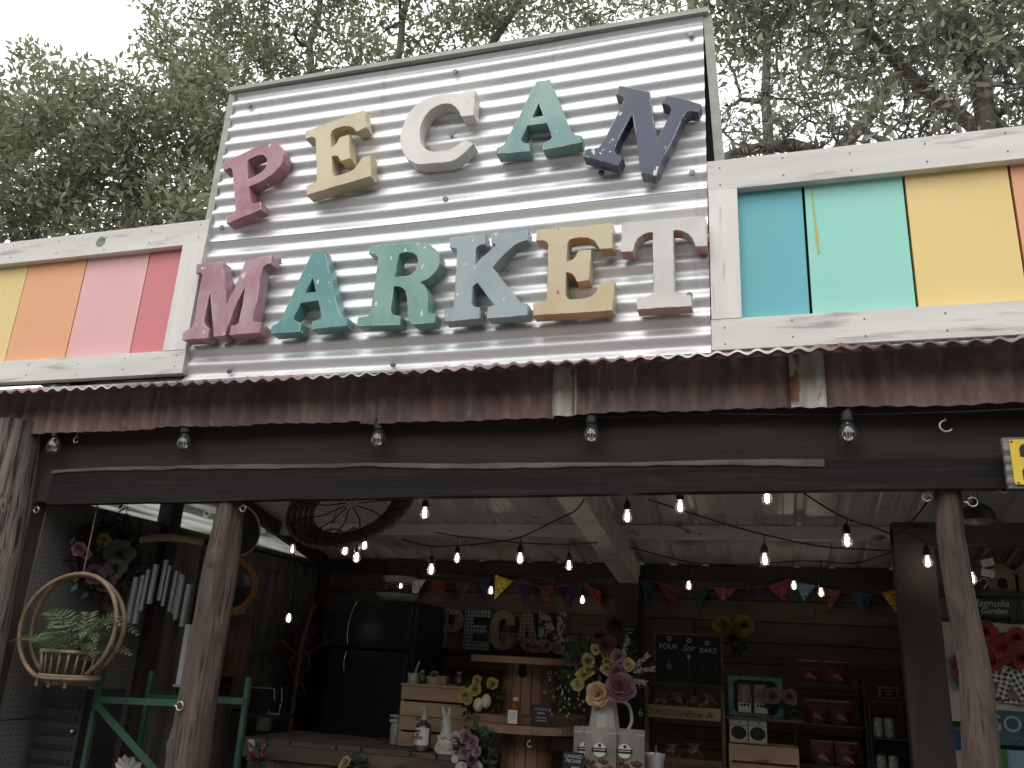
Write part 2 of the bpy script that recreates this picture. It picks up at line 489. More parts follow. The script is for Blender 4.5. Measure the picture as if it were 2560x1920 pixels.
STRANDS = [
    ('string of lit bulbs sagging left from the rafter over the spools', [(-0.853, 0.9, 2.38), (-0.896, 0.9, 2.323), (-0.984, 0.9, 2.279), (-1.171, 0.9, 2.19), (-1.327, 0.9, 2.161), (-1.475, 0.9, 2.145), (-1.651, 0.9, 2.138), (-1.815, 0.9, 2.171)], [(3, (-1.17, 0.9, 2.081)), (6, (-1.638, 0.9, 2.017))]),
    ('string of lit bulbs under the purlin left of the rafter', [(-1.875, 1.5, 2.297), (-1.733, 1.5, 2.277), (-1.47, 1.5, 2.253), (-1.275, 1.5, 2.239), (-1.062, 1.5, 2.237), (-0.901, 1.5, 2.249)], [(1, (-1.726, 1.5, 2.145)), (4, (-1.058, 1.5, 2.116))]),
    ('string of lit bulbs sloping down right to the dark partition post', [(-0.524, 0.8, 2.359), (-0.187, 0.8, 2.249), (-0.003, 0.8, 2.198), (0.206, 0.8, 2.153), (0.376, 0.8, 2.14), (0.527, 0.8, 2.134)], [(2, (-0.007, 0.8, 2.085))]),
    ('string of lit bulbs running from the beam towards the right cedar post', [(0.157, 0.6, 2.353), (0.242, 0.6, 2.29), (0.333, 0.6, 2.235), (0.434, 0.6, 2.201), (0.511, 0.6, 2.177), (0.586, 0.6, 2.24), (0.64, 0.6, 2.309)], [(2, (0.323, 0.6, 2.143))]),
    ('string of lit bulbs along the wall plate above the right bunting', [(-1.026, 2.5, 2.398), (-0.752, 2.5, 2.328), (-0.484, 2.5, 2.267), (-0.16, 2.5, 2.255), (0.163, 2.5, 2.284), (0.325, 2.5, 2.285), (0.533, 2.5, 2.28), (0.755, 2.5, 2.357)], [(2, (-0.489, 2.5, 2.113)), (4, (0.158, 2.5, 2.13)), (5, (0.316, 2.5, 2.092))]),
    ('string of lit bulbs along the back wall above the small PECAN letters', [(-2.586, 2.65, 2.218), (-2.319, 2.65, 2.19), (-1.881, 2.65, 2.173), (-1.583, 2.65, 2.171), (-1.224, 2.65, 2.151), (-0.945, 2.65, 2.219)], [(0, (-2.583, 2.65, 2.077)), (2, (-1.884, 2.65, 2.054)), (4, (-1.22, 2.65, 2.011))]),
    ('cluster of three lit bulbs below the woven hanging tray', [(-2.386, 1.0, 2.212), (-2.269, 1.0, 2.236), (-2.199, 1.0, 2.219), (-2.146, 1.0, 2.245), (-2.088, 1.0, 2.22), (-2.02, 1.0, 2.256)], [(2, (-2.189, 1.0, 2.119)), (3, (-2.115, 1.0, 2.081)), (4, (-2.077, 1.0, 2.15))]),
    ('long black flex with two lit bulbs hanging before the left wall', [(-2.952, 1.7, 2.348), (-2.947, 1.7, 2.293), (-2.899, 1.7, 2.081), (-2.867, 1.7, 1.938), (-2.878, 1.7, 1.857)], [(1, (-2.938, 1.7, 2.207)), (4, (-2.902, 1.7, 1.775))]),
    ('string of lit bulbs behind the beam, highest in the doorway', [(-1.701, 0.45, 2.338), (-1.514, 0.45, 2.332), (-1.018, 0.45, 2.351), (-0.566, 0.45, 2.356), (-0.341, 0.45, 2.37), (-0.165, 0.45, 2.377), (0.017, 0.45, 2.387), (0.15, 0.45, 2.385)], [(1, (-1.509, 0.45, 2.228)), (3, (-0.567, 0.45, 2.216)), (4, (-0.342, 0.45, 2.259)), (6, (0.013, 0.45, 2.295))]),
    ('short string with lit bulbs behind the right cedar post', [(0.622, 1.05, 2.251), (0.702, 1.05, 2.206), (0.803, 1.05, 2.16), (0.87, 1.05, 2.127), (0.971, 1.05, 2.173)], [(1, (0.694, 1.05, 2.117)), (3, (0.865, 1.05, 2.048))]),
]
BUNTING_L = [('white', [(-2.623, 2.155), (-2.488, 2.141), (-2.574, 1.998)]), ('maroon', [(-2.45, 2.138), (-2.307, 2.135), (-2.363, 1.997)]), ('slate', [(-2.263, 2.136), (-2.123, 2.139), (-2.178, 1.99)]), ('navy', [(-2.094, 2.147), (-1.964, 2.17), (-2.001, 2.002)]), ('yellow', [(-1.933, 2.191), (-1.798, 2.154), (-1.936, 2.011)]), ('navy', [(-1.772, 2.141), (-1.641, 2.128), (-1.698, 1.985)]), ('brick', [(-1.602, 2.116), (-1.47, 2.12), (-1.53, 1.952)]), ('navy', [(-1.416, 2.128), (-1.296, 2.137), (-1.353, 1.971)]), ('maroon', [(-1.252, 2.132), (-1.137, 2.093), (-1.142, 1.978)])]
BUNTING_R = [('blue', [(-0.864, 2.184), (-0.74, 2.174), (-0.821, 2.023)]), ('purple', [(-0.734, 2.161), (-0.571, 2.137), (-0.643, 1.982)]), ('green', [(-0.495, 2.146), (-0.389, 2.13), (-0.47, 1.961)]), ('pink', [(-0.355, 2.137), (-0.198, 2.141), (-0.296, 2.049)]), ('navy', [(-0.174, 2.142), (-0.019, 2.161), (-0.107, 2.061)]), ('magenta', [(-0.004, 2.159), (0.148, 2.215), (0.102, 2.062)]), ('aqua', [(0.174, 2.203), (0.304, 2.173), (0.222, 2.066)]), ('brick', [(0.358, 2.156), (0.466, 2.139), (0.377, 1.997)]), ('blue', [(0.528, 2.134), (0.666, 2.135), (0.582, 1.986)]), ('orange', [(0.703, 2.139), (0.832, 2.164), (0.783, 2.014)])]
CHIME = [([(-3.039, 1.904)], [(-3.043, 1.683)], 0.02), ([(-3.016, 1.915)], [(-3.007, 1.68)], 0.02), ([(-2.961, 1.941)], [(-2.959, 1.742)], 0.012), ([(-2.934, 1.969)], [(-2.926, 1.776)], 0.017), ([(-2.901, 1.995)], [(-2.896, 1.797)], 0.011), ([(-2.87, 1.991)], [(-2.866, 1.794)], 0.011), ([(-2.842, 1.964)], [(-2.837, 1.767)], 0.01), ([(-2.817, 1.94)], [(-2.81, 1.744)], 0.014), ([(-2.787, 1.926)], [(-2.778, 1.733)], 0.016), ([(-2.753, 1.907)], [(-2.749, 1.708)], 0.014), ([(-2.723, 1.877)], [(-2.718, 1.676)], 0.017)]

# ------------------------------------------------------------------ shared surfaces
m_white = pm('weathered white paint', srgb(224, 220, 212), srgb(205, 202, 196), rough=.7, scale=(1.5, 6, 14), lo=.35, hi=.7,
             c3=srgb(158, 156, 153), c3scale=(3.2, 9, 22), c3lo=.57, c3hi=.74, bump=.25, bscale=(6, 20, 60), bdist=.002)
m_whitev = pm('weathered white paint upright', srgb(230, 225, 218), srgb(214, 210, 204), rough=.7, scale=(14, 6, 1.5), lo=.35, hi=.7,
              c3=srgb(180, 178, 174), c3scale=(26, 9, 3.2), c3lo=.64, c3hi=.76, bump=.25, bscale=(60, 20, 6), bdist=.002)
m_knot = pm('dark wood knot', srgb(96, 92, 86), srgb(150, 146, 138), rough=.8, scale=(40, 40, 40))
m_greystrip = pm('bare grey softwood', srgb(178, 177, 168), srgb(156, 156, 149), rough=.8, scale=(3, 10, 10), bump=.2, bscale=(8, 30, 30), bdist=.002,
                 c3=srgb(120, 120, 114), c3scale=(4, 14, 14), c3lo=.6, c3hi=.75)
m_void = pm('black void', (.012, .012, .013), rough=.9)  # plain black standing in for shade in gaps, backings and holes
m_screw = pm('galvanised screw', (.16, .16, .17), (.10, .10, .11), metal=1.0, rough=.35, scale=(60, 60, 60))
m_screwd = pm('dull dark screw', (.10, .10, .10), metal=.6, rough=.5)
m_rust = pm('rusted corrugated iron', srgb(150, 124, 118), srgb(108, 88, 83), rough=.62, metal=.15, scale=(7, 7, 5), lo=.3, hi=.7,
            c3=srgb(176, 160, 153), c3scale=(22, 22, 6), c3lo=.6, c3hi=.8, bump=.25, bscale=(50, 50, 50), bdist=.0015, rough2=.8, rnd=.16)
m_rustgrey = pm('galvanised iron with rust bloom', srgb(206, 202, 192), srgb(172, 168, 158), rough=.55, metal=.35, scale=(9, 9, 5),
                c3=srgb(132, 86, 60), c3scale=(18, 18, 9), c3lo=.52, c3hi=.62, bump=.2, bscale=(40, 40, 40), bdist=.0015)
m_lip = pm('chipped pink and white roof paint', srgb(236, 186, 192), srgb(236, 232, 228), rough=.55, scale=(5, 5, 5), lo=.44, hi=.5,
           c3=srgb(130, 96, 92), c3scale=(22, 22, 22), c3lo=.66, c3hi=.7)
m_beam = pm('dark stained timber', srgb(38, 33, 31), srgb(28, 25, 24), rough=.72, scale=(1.4, 14, 16), lo=.3, hi=.7,
            c3=srgb(50, 43, 38), c3scale=(2.0, 40, 46), c3lo=.56, c3hi=.76, bump=.9, bscale=(3, 50, 60), bdist=.005, spec=.2)
m_sap = pm('pale live edge sapwood', srgb(112, 102, 93), srgb(74, 66, 60), rough=.75, scale=(4, 20, 20), bump=.3, bscale=(8, 60, 60))
m_log = pm('peeled cedar log', srgb(104, 89, 77), srgb(66, 55, 48), rough=.85, scale=(16, 16, 1.6), lo=.3, hi=.7, detail=6,
           c3=srgb(42, 35, 31), c3scale=(85, 85, 6), c3lo=.50, c3hi=.70, bump=1.0, bscale=(70, 70, 5), bdist=.012)
m_bark = pm('stringy cedar bark', srgb(146, 134, 124), srgb(92, 81, 74), rough=.9, scale=(18, 18, 1.3), lo=.3, hi=.68, detail=6,
            c3=srgb(54, 44, 40), c3scale=(50, 50, 3), c3lo=.52, c3hi=.62, bump=1.0, bscale=(40, 40, 2.4), bdist=.016)
m_steel = pm('zinc hook', (.55, .55, .55), (.38, .38, .38), metal=1.0, rough=.4, scale=(40, 40, 40))
m_cord = pm('black rubber cord', (.014, .014, .014), rough=.6)
m_ribroof = pm('white ribbed roof sheet', srgb(222, 222, 218), srgb(200, 200, 196), rough=.42, scale=(6, 2, 6), metal=.2,
               c3=srgb(120, 114, 104), c3scale=(3, 9, 3), c3lo=.64, c3hi=.78)
m_wallwood = pm('brown wall board', srgb(112, 98, 86), srgb(82, 70, 61), rough=.75, scale=(1.5, 12, 12), lo=.3, hi=.7,
                c3=srgb(48, 38, 31), c3scale=(2, 26, 30), c3lo=.6, c3hi=.75, bump=.3, bscale=(3, 40, 50), bdist=.002, rnd=.25)
m_greywood = pm('grey weathered board', srgb(120, 116, 110), srgb(84, 80, 75), rough=.85, scale=(12, 12, 1.5), lo=.3, hi=.7, bump=.4, bscale=(40, 40, 3),
                c3=srgb(50, 46, 42), c3scale=(24, 24, 2), c3lo=.58, c3hi=.7, rnd=.25)
m_darkwood = pm('dark brown board', srgb(62, 52, 46), srgb(42, 36, 33), rough=.75, scale=(12, 12, 1.5), lo=.3, hi=.7, bump=.3, bscale=(40, 40, 3), rnd=.2)

# ------------------------------------------------------------------ ground
mb = MB()
gx = list(np.linspace(-400, 400, 21)) + list(np.linspace(-18, 18, 25))
gx = sorted(set([round(float(a), 3) for a in gx]))
mb.grid(lambda u, w: (u, w, -0.02 + (0.03 * (smooth_noise(u * .7, 1) + smooth_noise(w * .6, 2)) if abs(u) < 60 and w < -1.0 else 0.0)), gx, gx)
m_ground = pm('packed gravel and leaf litter', srgb(118, 116, 113), srgb(98, 96, 94), rough=.95, scale=(3, 3, 3), c3=srgb(80, 78, 73), c3scale=(40, 40, 40), c3lo=.5, c3hi=.6, bump=.6, bscale=(60, 60, 60), bdist=.01)
g = obj('ground', mb, m_ground, smooth=180)
tag(g, kind='structure')
mb = MB().box(-3.6, 3.2, -.15, 3.3, .0, .12)
fl = obj('floor', mb, pm('worn plank deck', srgb(98, 84, 70), srgb(70, 60, 50), rough=.8, scale=(14, 1.4, 5)))
tag(fl, kind='structure')

# across the yard: a low dark barn and the wood behind it, out of view, added to block low sky and darken the interior
blocker = thing('blocker', 'long low dark wooden barn added behind the viewer to cut low sky', 'blocker', (0, -11, 0))
obj('wall', MB().box(-16, 16, -12, -10.5, 0, 3.6), pm('black brown barn siding', srgb(74, 66, 60), srgb(54, 48, 44), rough=.85, scale=(10, 10, 1)), blocker)
obj('roof', MB().prism([(-16.5, 3.5), (16.5, 3.5), (16.5, 3.62), (-16.5, 3.62)], -12.6, -10.0), pm('dull grey roofing', srgb(96, 96, 94), rough=.7), blocker)
_rg = np.random.default_rng(3)
_n = 12500
_c = np.empty((_n, 3))
_ang = _rg.uniform(R(-168), R(5), _n)
_rad = _rg.uniform(12.5, 17.0, _n)
_c[:, 0] = _rad * np.cos(_ang) * 1.05; _c[:, 1] = -3 + _rad * np.sin(_ang)
_c[:, 2] = _rg.uniform(0.5, 8.6, _n) * (0.85 + .25 * np.sin(_ang * 7) * np.sin(_ang * 3 + 1))
_d = _rg.normal(size=(_n, 3)); _d /= np.linalg.norm(_d, axis=1)[:, None]
_s = np.cross(_d, _rg.normal(size=(_n, 3))); _s /= np.linalg.norm(_s, axis=1)[:, None]
_v = np.stack([_c, _c + _d * .5 + _s * .3, _c + _d, _c + _d * .5 - _s * .3], 1).reshape(-1, 3)
_mb = MB(); _mb.v = [tuple(p) for p in _v]; _mb.f = [(4 * i, 4 * i + 1, 4 * i + 2, 4 * i + 3) for i in range(_n)]
wood = obj('leaf_blocker', _mb, pm('shaded woodland green', srgb(78, 82, 62), srgb(56, 60, 46), rough=.8, scale=(2, 2, 2)))  # unseen leaf mass, added to keep low sky light off the shed
tag(wood, 'unseen dark leaf mass added behind the viewer to cut low sky', 'leaf_blocker', kind='stuff')

# ------------------------------------------------------------------ market building
bld = thing('market_building', 'open fronted wooden market shed on cedar posts under a tin roof', 'building', (-1.2, 1.5, 0))
ROOF0, SLOPE = 2.90, 0.20
def roof_z(y): return ROOF0 - SLOPE * y

# roof: ribbed sheets with a rib every nine inches, underside seen from the room
roof = obj('roof', MB().box(-3.62, 3.2, 3.06, 3.10, roof_z(3.1) - .05, roof_z(3.1)), m_darkwood, bld)
def rib_sheet(x0, n):
    def prof(x):
        t = (x - x0) % .2286
        if t < .020: return .022 * t / .020
        if t < .050: return .022
        if t < .070: return .022 * (.070 - t) / .020
        if .13 < t < .138 or .165 < t < .173: return .003
        return 0.0
    xs = []
    for k in range(n):
        b = x0 + k * .2286
        xs += [b, b + .02, b + .05, b + .07, b + .1295, b + .131, b + .137, b + .1395, b + .1645, b + .166, b + .172, b + .1745]
    xs.append(x0 + n * .2286 + .02)
    ys = [0.06, 0.8, 1.6, 2.4, 3.2]
    return MB().grid(lambda u, w: (u, w, roof_z(w) + prof(u + 1e-6)), xs, ys)
for k in range(8):
    obj('roof_sheet', rib_sheet(-3.66 + k * .9144 * .92, 4 if k < 7 else 3).xf(Matrix.Translation((0, 0, .0025 * (k % 2)))), m_ribroof, roof)
# purlins on flat, rafter below them
m_whitebd = pm('dusty white rafter paint', srgb(214, 211, 205), srgb(184, 181, 175), rough=.7, scale=(2, 8, 8), c3=srgb(92, 86, 80), c3scale=(6, 20, 20), c3lo=.64, c3hi=.72)
mb = MB(); mb.obox((-.3, 2.2, roof_z(2.2) - .047), (6.6, .04, .082), (-math.atan(SLOPE), 0, 0)); obj('purlin', mb, m_whitebd, bld)
mb = MB(); mb.obox((-.3, .95, roof_z(.95) - .047), (6.6, .04, .082), (-math.atan(SLOPE), 0, 0)); obj('purlin', mb, m_whitebd, bld)
mb = MB(); mb.box(-3.40, 3.2, 2.955, 2.998, 2.195, roof_z(3) - .006); obj('wall_plate', mb, m_darkwood, bld)
mb = MB(); mb.bar((-.93, .30, 2.545), (-.93, 2.90, 2.215), .135, .15); obj('rafter', mb, m_whitebd, bld)
mb = MB(); mb.box(-1.02, -.86, 2.82, 2.95, .12, 2.20); obj('wall_post', mb, m_darkwood, bld)

# back wall: horizontal boards
bw = obj('back_wall', MB().box(-3.42, 3.2, 3.03, 3.06, .1, 2.3), m_void, bld)
z = .14; k = 0
while z < 2.18:
    h = .138
    x = -3.4
    rr = random.Random(k)
    while x < 3.1:
        L_ = rr.choice((1.9, 2.4, 1.3, 2.9))
        x1 = min(3.15, x + L_)
        obj('plank', MB().box(x + .002, x1 - .002, 3.0 - rr.random() * .004, 3.03, z, min(2.2, z + h - .006)), m_wallwood, bw)
        x = x1
    z += h; k += 1

# left wall: pegboard sheets in front, framed boards further back, clear corrugated skirt above
lw = obj('side_wall', MB().box(-3.50, -3.46, .10, 3.06, .1, 2.24), m_darkwood, bld)
def peg_material():
    m = bpy.data.materials.new('grey pegboard'); m.use_nodes = True
    N, Lk = m.node_tree.nodes, m.node_tree.links
    bs = N['Principled BSDF']; bs.inputs['Roughness'].default_value = .8
    tc = N.new('ShaderNodeTexCoord'); sp = N.new('ShaderNodeSeparateXYZ'); Lk.new(tc.outputs['Object'], sp.inputs[0])
    ds = []
    for ax in (1, 2):
        a = N.new('ShaderNodeMath'); a.operation = 'DIVIDE'; a.inputs[1].default_value = .0254; Lk.new(sp.outputs[ax], a.inputs[0])
        b = N.new('ShaderNodeMath'); b.operation = 'FRACT'; Lk.new(a.outputs[0], b.inputs[0])
        c = N.new('ShaderNodeMath'); c.operation = 'SUBTRACT'; c.inputs[1].default_value = .5; Lk.new(b.outputs[0], c.inputs[0])
        d = N.new('ShaderNodeMath'); d.operation = 'POWER'; d.inputs[1].default_value = 2; Lk.new(c.outputs[0], d.inputs[0])
        ds.append(d.outputs[0])
    s = N.new('ShaderNodeMath'); s.operation = 'ADD'; Lk.new(ds[0], s.inputs[0]); Lk.new(ds[1], s.inputs[1])
    lt = N.new('ShaderNodeMath'); lt.operation = 'LESS_THAN'; lt.inputs[1].default_value = .02; Lk.new(s.outputs[0], lt.inputs[0])
    nz = N.new('ShaderNodeTexNoise'); nz.inputs['Scale'].default_value = 3; nz.inputs['Detail'].default_value = 5; Lk.new(tc.outputs['Object'], nz.inputs['Vector'])
    m1 = N.new('ShaderNodeMix'); m1.data_type = 'RGBA'; Lk.new(nz.outputs[0], m1.inputs[0])
    m1.inputs[6].default_value = (*srgb(108, 106, 102), 1); m1.inputs[7].default_value = (*srgb(90, 88, 85), 1)
    m2 = N.new('ShaderNodeMix'); m2.data_type = 'RGBA'; Lk.new(lt.outputs[0], m2.inputs[0]); Lk.new(m1.outputs[2], m2.inputs[6])
    m2.inputs[7].default_value = (.012, .012, .012, 1); Lk.new(m2.outputs[2], bs.inputs['Base Color'])
    return m
m_peg = peg_material()
obj('pegboard_panel', MB().box(-3.46, -3.40, .16, .99, 1.225, 2.25), m_peg, lw)
obj('pegboard_panel', MB().box(-3.46, -3.40, .16, .99, .13, 1.22), m_peg, lw)
for y0, y1, z0, z1 in ((1.12, 1.42, .2, 2.2), (1.44, 1.72, 1.3, 2.2), (1.74, 2.0, 1.4, 2.2), (2.02, 2.30, 1.2, 2.16), (2.32, 2.55, 1.3, 2.2), (2.58, 2.98, .2, 2.2), (1.44, 2.0, .2, 1.28), (2.02, 2.55, .2, 1.18)):
    obj('board', MB().box(-3.46, -3.415, y0, y1, z0, z1), m_greywood, lw)
for z0 in (1.55, 2.12):
    obj('batten', MB().box(-3.415, -3.39, 1.75, 2.55, z0, z0 + .10), m_greywood, lw)
obj('stud', MB().box(-3.44, -3.35, 1.00, 1.10, .12, roof_z(1.05) - .03), m_darkwood, bld)
obj('stud', MB().box(-3.44, -3.36, 2.90, 2.995, .12, roof_z(2.95) - .03), m_darkwood, bld)
def clear_material():
    m = bpy.data.materials.new('clear corrugated plastic with wire grid'); m.use_nodes = True
    N, Lk = m.node_tree.nodes, m.node_tree.links
    bs = N['Principled BSDF']
    bs.inputs['Roughness'].default_value = .4
    tc = N.new('ShaderNodeTexCoord'); sp = N.new('ShaderNodeSeparateXYZ'); Lk.new(tc.outputs['Object'], sp.inputs[0])
    a = N.new('ShaderNodeMath'); a.operation = 'DIVIDE'; a.inputs[1].default_value = .0165; Lk.new(sp.outputs[1], a.inputs[0])
    b = N.new('ShaderNodeMath'); b.operation = 'FRACT'; Lk.new(a.outputs[0], b.inputs[0])
    c = N.new('ShaderNodeMath'); c.operation = 'LESS_THAN'; c.inputs[1].default_value = .3; Lk.new(b.outputs[0], c.inputs[0])
    mx = N.new('ShaderNodeMix'); mx.data_type = 'RGBA'; Lk.new(c.outputs[0], mx.inputs[0])
    mp = N.new('ShaderNodeMapping'); mp.inputs['Scale'].default_value = (1, .8, 22); Lk.new(tc.outputs['Object'], mp.inputs[0])
    nz = N.new('ShaderNodeTexNoise'); nz.inputs['Scale'].default_value = 1; nz.inputs['Detail'].default_value = 4; Lk.new(mp.outputs[0], nz.inputs['Vector'])
    mr = N.new('ShaderNodeMapRange'); mr.inputs[1].default_value = .44; mr.inputs[2].default_value = .56; Lk.new(nz.outputs[0], mr.inputs[0])
    dx = N.new('ShaderNodeMix'); dx.data_type = 'RGBA'; Lk.new(mr.outputs[0], dx.inputs[0])
    dx.inputs[6].default_value = (.16, .16, .14, 1); dx.inputs[7].default_value = (.86, .86, .80, 1)
    Lk.new(dx.outputs[2], mx.inputs[6]); mx.inputs[7].default_value = (.04, .04, .035, 1)
    Lk.new(mx.outputs[2], bs.inputs['Base Color'])
    tr = N.new('ShaderNodeBsdfTranslucent'); Lk.new(mx.outputs[2], tr.inputs[0])
    ms = N.new('ShaderNodeMixShader'); ms.inputs[0].default_value = .8
    Lk.new(bs.outputs[0], ms.inputs[1]); Lk.new(tr.outputs[0], ms.inputs[2])
    Lk.new(ms.outputs[0], N['Material Output'].inputs[0])
    return m
m_clear = clear_material()
zs = [2.225 + .008 * i for i in range(82)]
obj('skylight_strip', MB().grid(lambda u, w: (-3.47 + .010 * math.sin(w * 2 * PI / .066), u, min(w, roof_z(u) - .004)), list(np.linspace(.10, 2.86, 24)), zs), m_clear, bld, smooth=180)
obj('edge_rafter', MB().bar((-3.375, .12, roof_z(.12) - .052), (-3.375, 2.93, roof_z(2.93) - .052), .05, .09), m_darkwood, bld)
obj('top_rail', MB().box(-3.45, -3.395, .16, 2.9, 2.235, 2.262), m_greywood, bld)
# right partition and end wall
obj('partition_post', MB().box(.575, .745, 1.16, 1.26, .12, 2.29), m_darkwood, bld)
obj('partition_header', MB().box(.575, 3.2, 1.17, 1.25, 2.215, 2.318), m_darkwood, bld)
obj('end_wall', MB().box(3.16, 3.2, .05, 3.04, .1, 2.85), m_darkwood, bld)

# front beam: squared timber with a live-edged slab fixed across its face
beam = MB(); beam.obox((-1.2, .143, 2.43), (5.2, .10, .36), (0, R(-.75), 0)); obj('beam', beam, pm('faded dark timber', srgb(70, 62, 57), srgb(54, 48, 45), rough=.75, scale=(1.4, 14, 16), lo=.3, hi=.7, bump=.9, bscale=(3, 50, 60), bdist=.005, spec=.2), bld)
xs = list(np.linspace(-3.32, 1.6, 90))
top = [(x, 2.372 + .010 * smooth_noise(x * 1.1, 3) + .004 * smooth_noise(x * 6, 4) - (.02 * max(0, x - .2) if x > .2 else 0)) for x in xs]
bot = [(x, 2.208 + .0128 * (x + 3.3) + .005 * smooth_noise(x * 1.3, 9) + .003 * smooth_noise(x * 5, 6)) for x in xs]
slab = obj('slab', MB().prism(bot + top[::-1], .065, .115), m_beam, bld)
mb = MB()
sap = [(x, z) for x, z in top if x < .22]
n = len(sap)
vs, fs = [], []
for i, (x, z) in enumerate(sap):
    t = i / (n - 1)
    w = .010 + .016 * abs(smooth_noise(x * 2.2, 12)) + .006 * abs(smooth_noise(x * 9, 13)) + (.014 * max(0, t - .86) / .14)
    vs += [(x, .060, z - w), (x, .056, z - w * .3), (x, .064, z + .003), (x, .114, z + .004)]
for i in range(n - 1):
    for k in range(3):
        a = i * 4 + k
        fs.append((a, a + 4, a + 5, a + 1))
obj('sapwood_edge', mb.add(vs, fs), m_sap, bld, smooth=180)

# cedar log posts
def log_mesh(path, rad, seed, n=28, knots=()):
    """path: list of (x,y,z) from top to bottom; bent, ridged, with knots"""
    mb = MB()
    pts = np.array(path, float)
    zz = np.linspace(0, len(pts) - 1, 70)
    rows = []
    for t in zz:
        i = min(int(t), len(pts) - 2); f = t - i; f = f * f * (3 - 2 * f)
        c = pts[i] * (1 - f) + pts[i + 1] * f
        r0 = rad[i] * (1 - f) + rad[i + 1] * f
        row = []
        for k in range(n):
            a = 2 * PI * k / n
            r = r0 * (1 + .07 * smooth_noise(math.cos(a) * 2.2 + c[2] * .7, seed) + .07 * smooth_noise(math.sin(a) * 2.2 + c[2] * .6 + 9, seed + 1)
                      + .035 * smooth_noise(a * 3.5 + .25 * c[2], seed + 2) + .03 * smooth_noise(c[2] * 9 + math.cos(a) * 2, seed + 3))
            for ka, kz, kr in knots:
                da = math.atan2(math.sin(a - ka), math.cos(a - ka))
                r += kr * math.exp(-(da / .38) ** 2 - ((c[2] - kz) / .035) ** 2)
            row.append((c[0] + math.cos(a) * r, c[1] + math.sin(a) * r, c[2]))
        rows.append(row)
    b = 0
    for row in rows: mb.v += row
    for i in range(len(rows) - 1):
        for k in range(n):
            l = (k + 1) % n
            mb.f.append((i * n + k, (i + 1) * n + k, (i + 1) * n + l, i * n + l))
    mb.f.append(tuple(range(n)))
    mb.f.append(tuple((len(rows) - 1) * n + k for k in range(n))[::-1])
    return mb
obj('log_post', log_mesh([(-3.535, .02, 2.60), (-3.505, .02, 2.25), (-3.462, .02, 1.63), (-3.44, .02, 1.2), (-3.42, .02, .0)], [.100, .095, .092, .098, .12], 21,
    knots=((-1.0, 2.18, .016), (-.5, 1.92, .02))), m_bark, bld, smooth=180)
obj('log_post', log_mesh([(-2.335, .14, 2.24), (-2.335, .14, 1.9), (-2.345, .14, 1.5), (-2.352, .14, 1.1), (-2.36, .14, 0)], [.062, .082, .080, .088, .10], 31,
    knots=((-1.4, 1.96, .016), (-.6, 1.66, .02), (-2.2, 1.2, .012))), m_log, bld, smooth=180)
obj('log_post', log_mesh([(.632, .14, 2.33), (.625, .14, 2.1), (.633, .14, 1.91), (.652, .14, 1.65), (.640, .14, 1.36), (.63, .14, 0)], [.046, .047, .047, .052, .058, .075], 41,
    knots=((-1.5, 2.05, .010), (-2.0, 1.86, .014), (-1.2, 1.55, .011), (-2.0, 1.42, .008))), m_log, bld, smooth=180)
obj('corner_post', MB().box(-3.49, -3.415, .09, .16, .0, 2.5), m_darkwood, bld)

# apron roof edge with a rusted valance below it
def wav(x, p=.071, s=0): return math.cos(2 * PI * (x + s) / p)
apron = obj('apron_roof', MB().grid(lambda u, w: (u, w, 2.770 + .30 * (w - .06) * .95 + .0075 * wav(u) + .012 * smooth_noise(u * .5, 5)), list(np.arange(-4.3, 1.6, .0089)), [-.165, -.10, -.04, .02, .06]), m_rust, bld, smooth=180)
mb = MB()
us = list(np.arange(-4.3, 1.6, .0089))
mb.grid(lambda u, w: (u, -.1655 - .005 * w - .006 * w * smooth_noise(u * 3.1, 8), 2.770 - .0641 + .0075 * wav(u) + .012 * smooth_noise(u * .5, 5) + w * (.0075 + .006 * smooth_noise(u * 4.3, 7))), us, [0, .5, 1.0])
obj('roof_edge', mb, m_lip, bld, smooth=180)
obj('drip_flashing', MB().box(-4.3, 1.6, -.035, .0, 2.757, 2.768), pm('dull white flashing', srgb(186, 184, 180), srgb(150, 148, 146), rough=.5, scale=(2, 8, 8)), bld)
VAL = [(-4.3, -2.70, 0, 0), (-2.735, -1.635, 1, 0), (-1.66, -.79, 0, 0), (-.805, -.700, 2, 1), (-.72, .13, 0, 0), (.112, .242, 2, 1), (.225, 1.6, 1, 0)]
for i, (x0, x1, lay, kind) in enumerate(VAL):
    xs_ = list(np.arange(x0, x1 + .001, .0095))
    yb = .004 - .005 * lay
    tilt = (0.004, -.006, .004, .003, -.003, .004, .003)[i]
    mb = MB().grid(lambda u, w, yb=yb, i=i, tilt=tilt: (u, yb - .0085 * wav(u, .0795, .02 * i) - .010 * w * smooth_noise(u * 1.5, 30 + i),
         2.775 - w * (.228 + tilt + .006 * smooth_noise(u * 1.2, 40 + i) + .004 * smooth_noise(u * 9, 50 + i))), xs_, [0, .3, .6, .85, 1.0])
    vo = obj('valance_sheet', mb, m_rustgrey if kind else m_rust, bld, smooth=180)
    if not kind:
        for q in range(max(1, int((x1 - x0) / .42))):
            xq = x0 + .16 + q * .42
            obj('nail', MB().ball((xq, yb - .012, 2.655 + .008 * math.sin(q * 3 + i)), .0055, 8, 4), m_screw, vo, smooth=180)

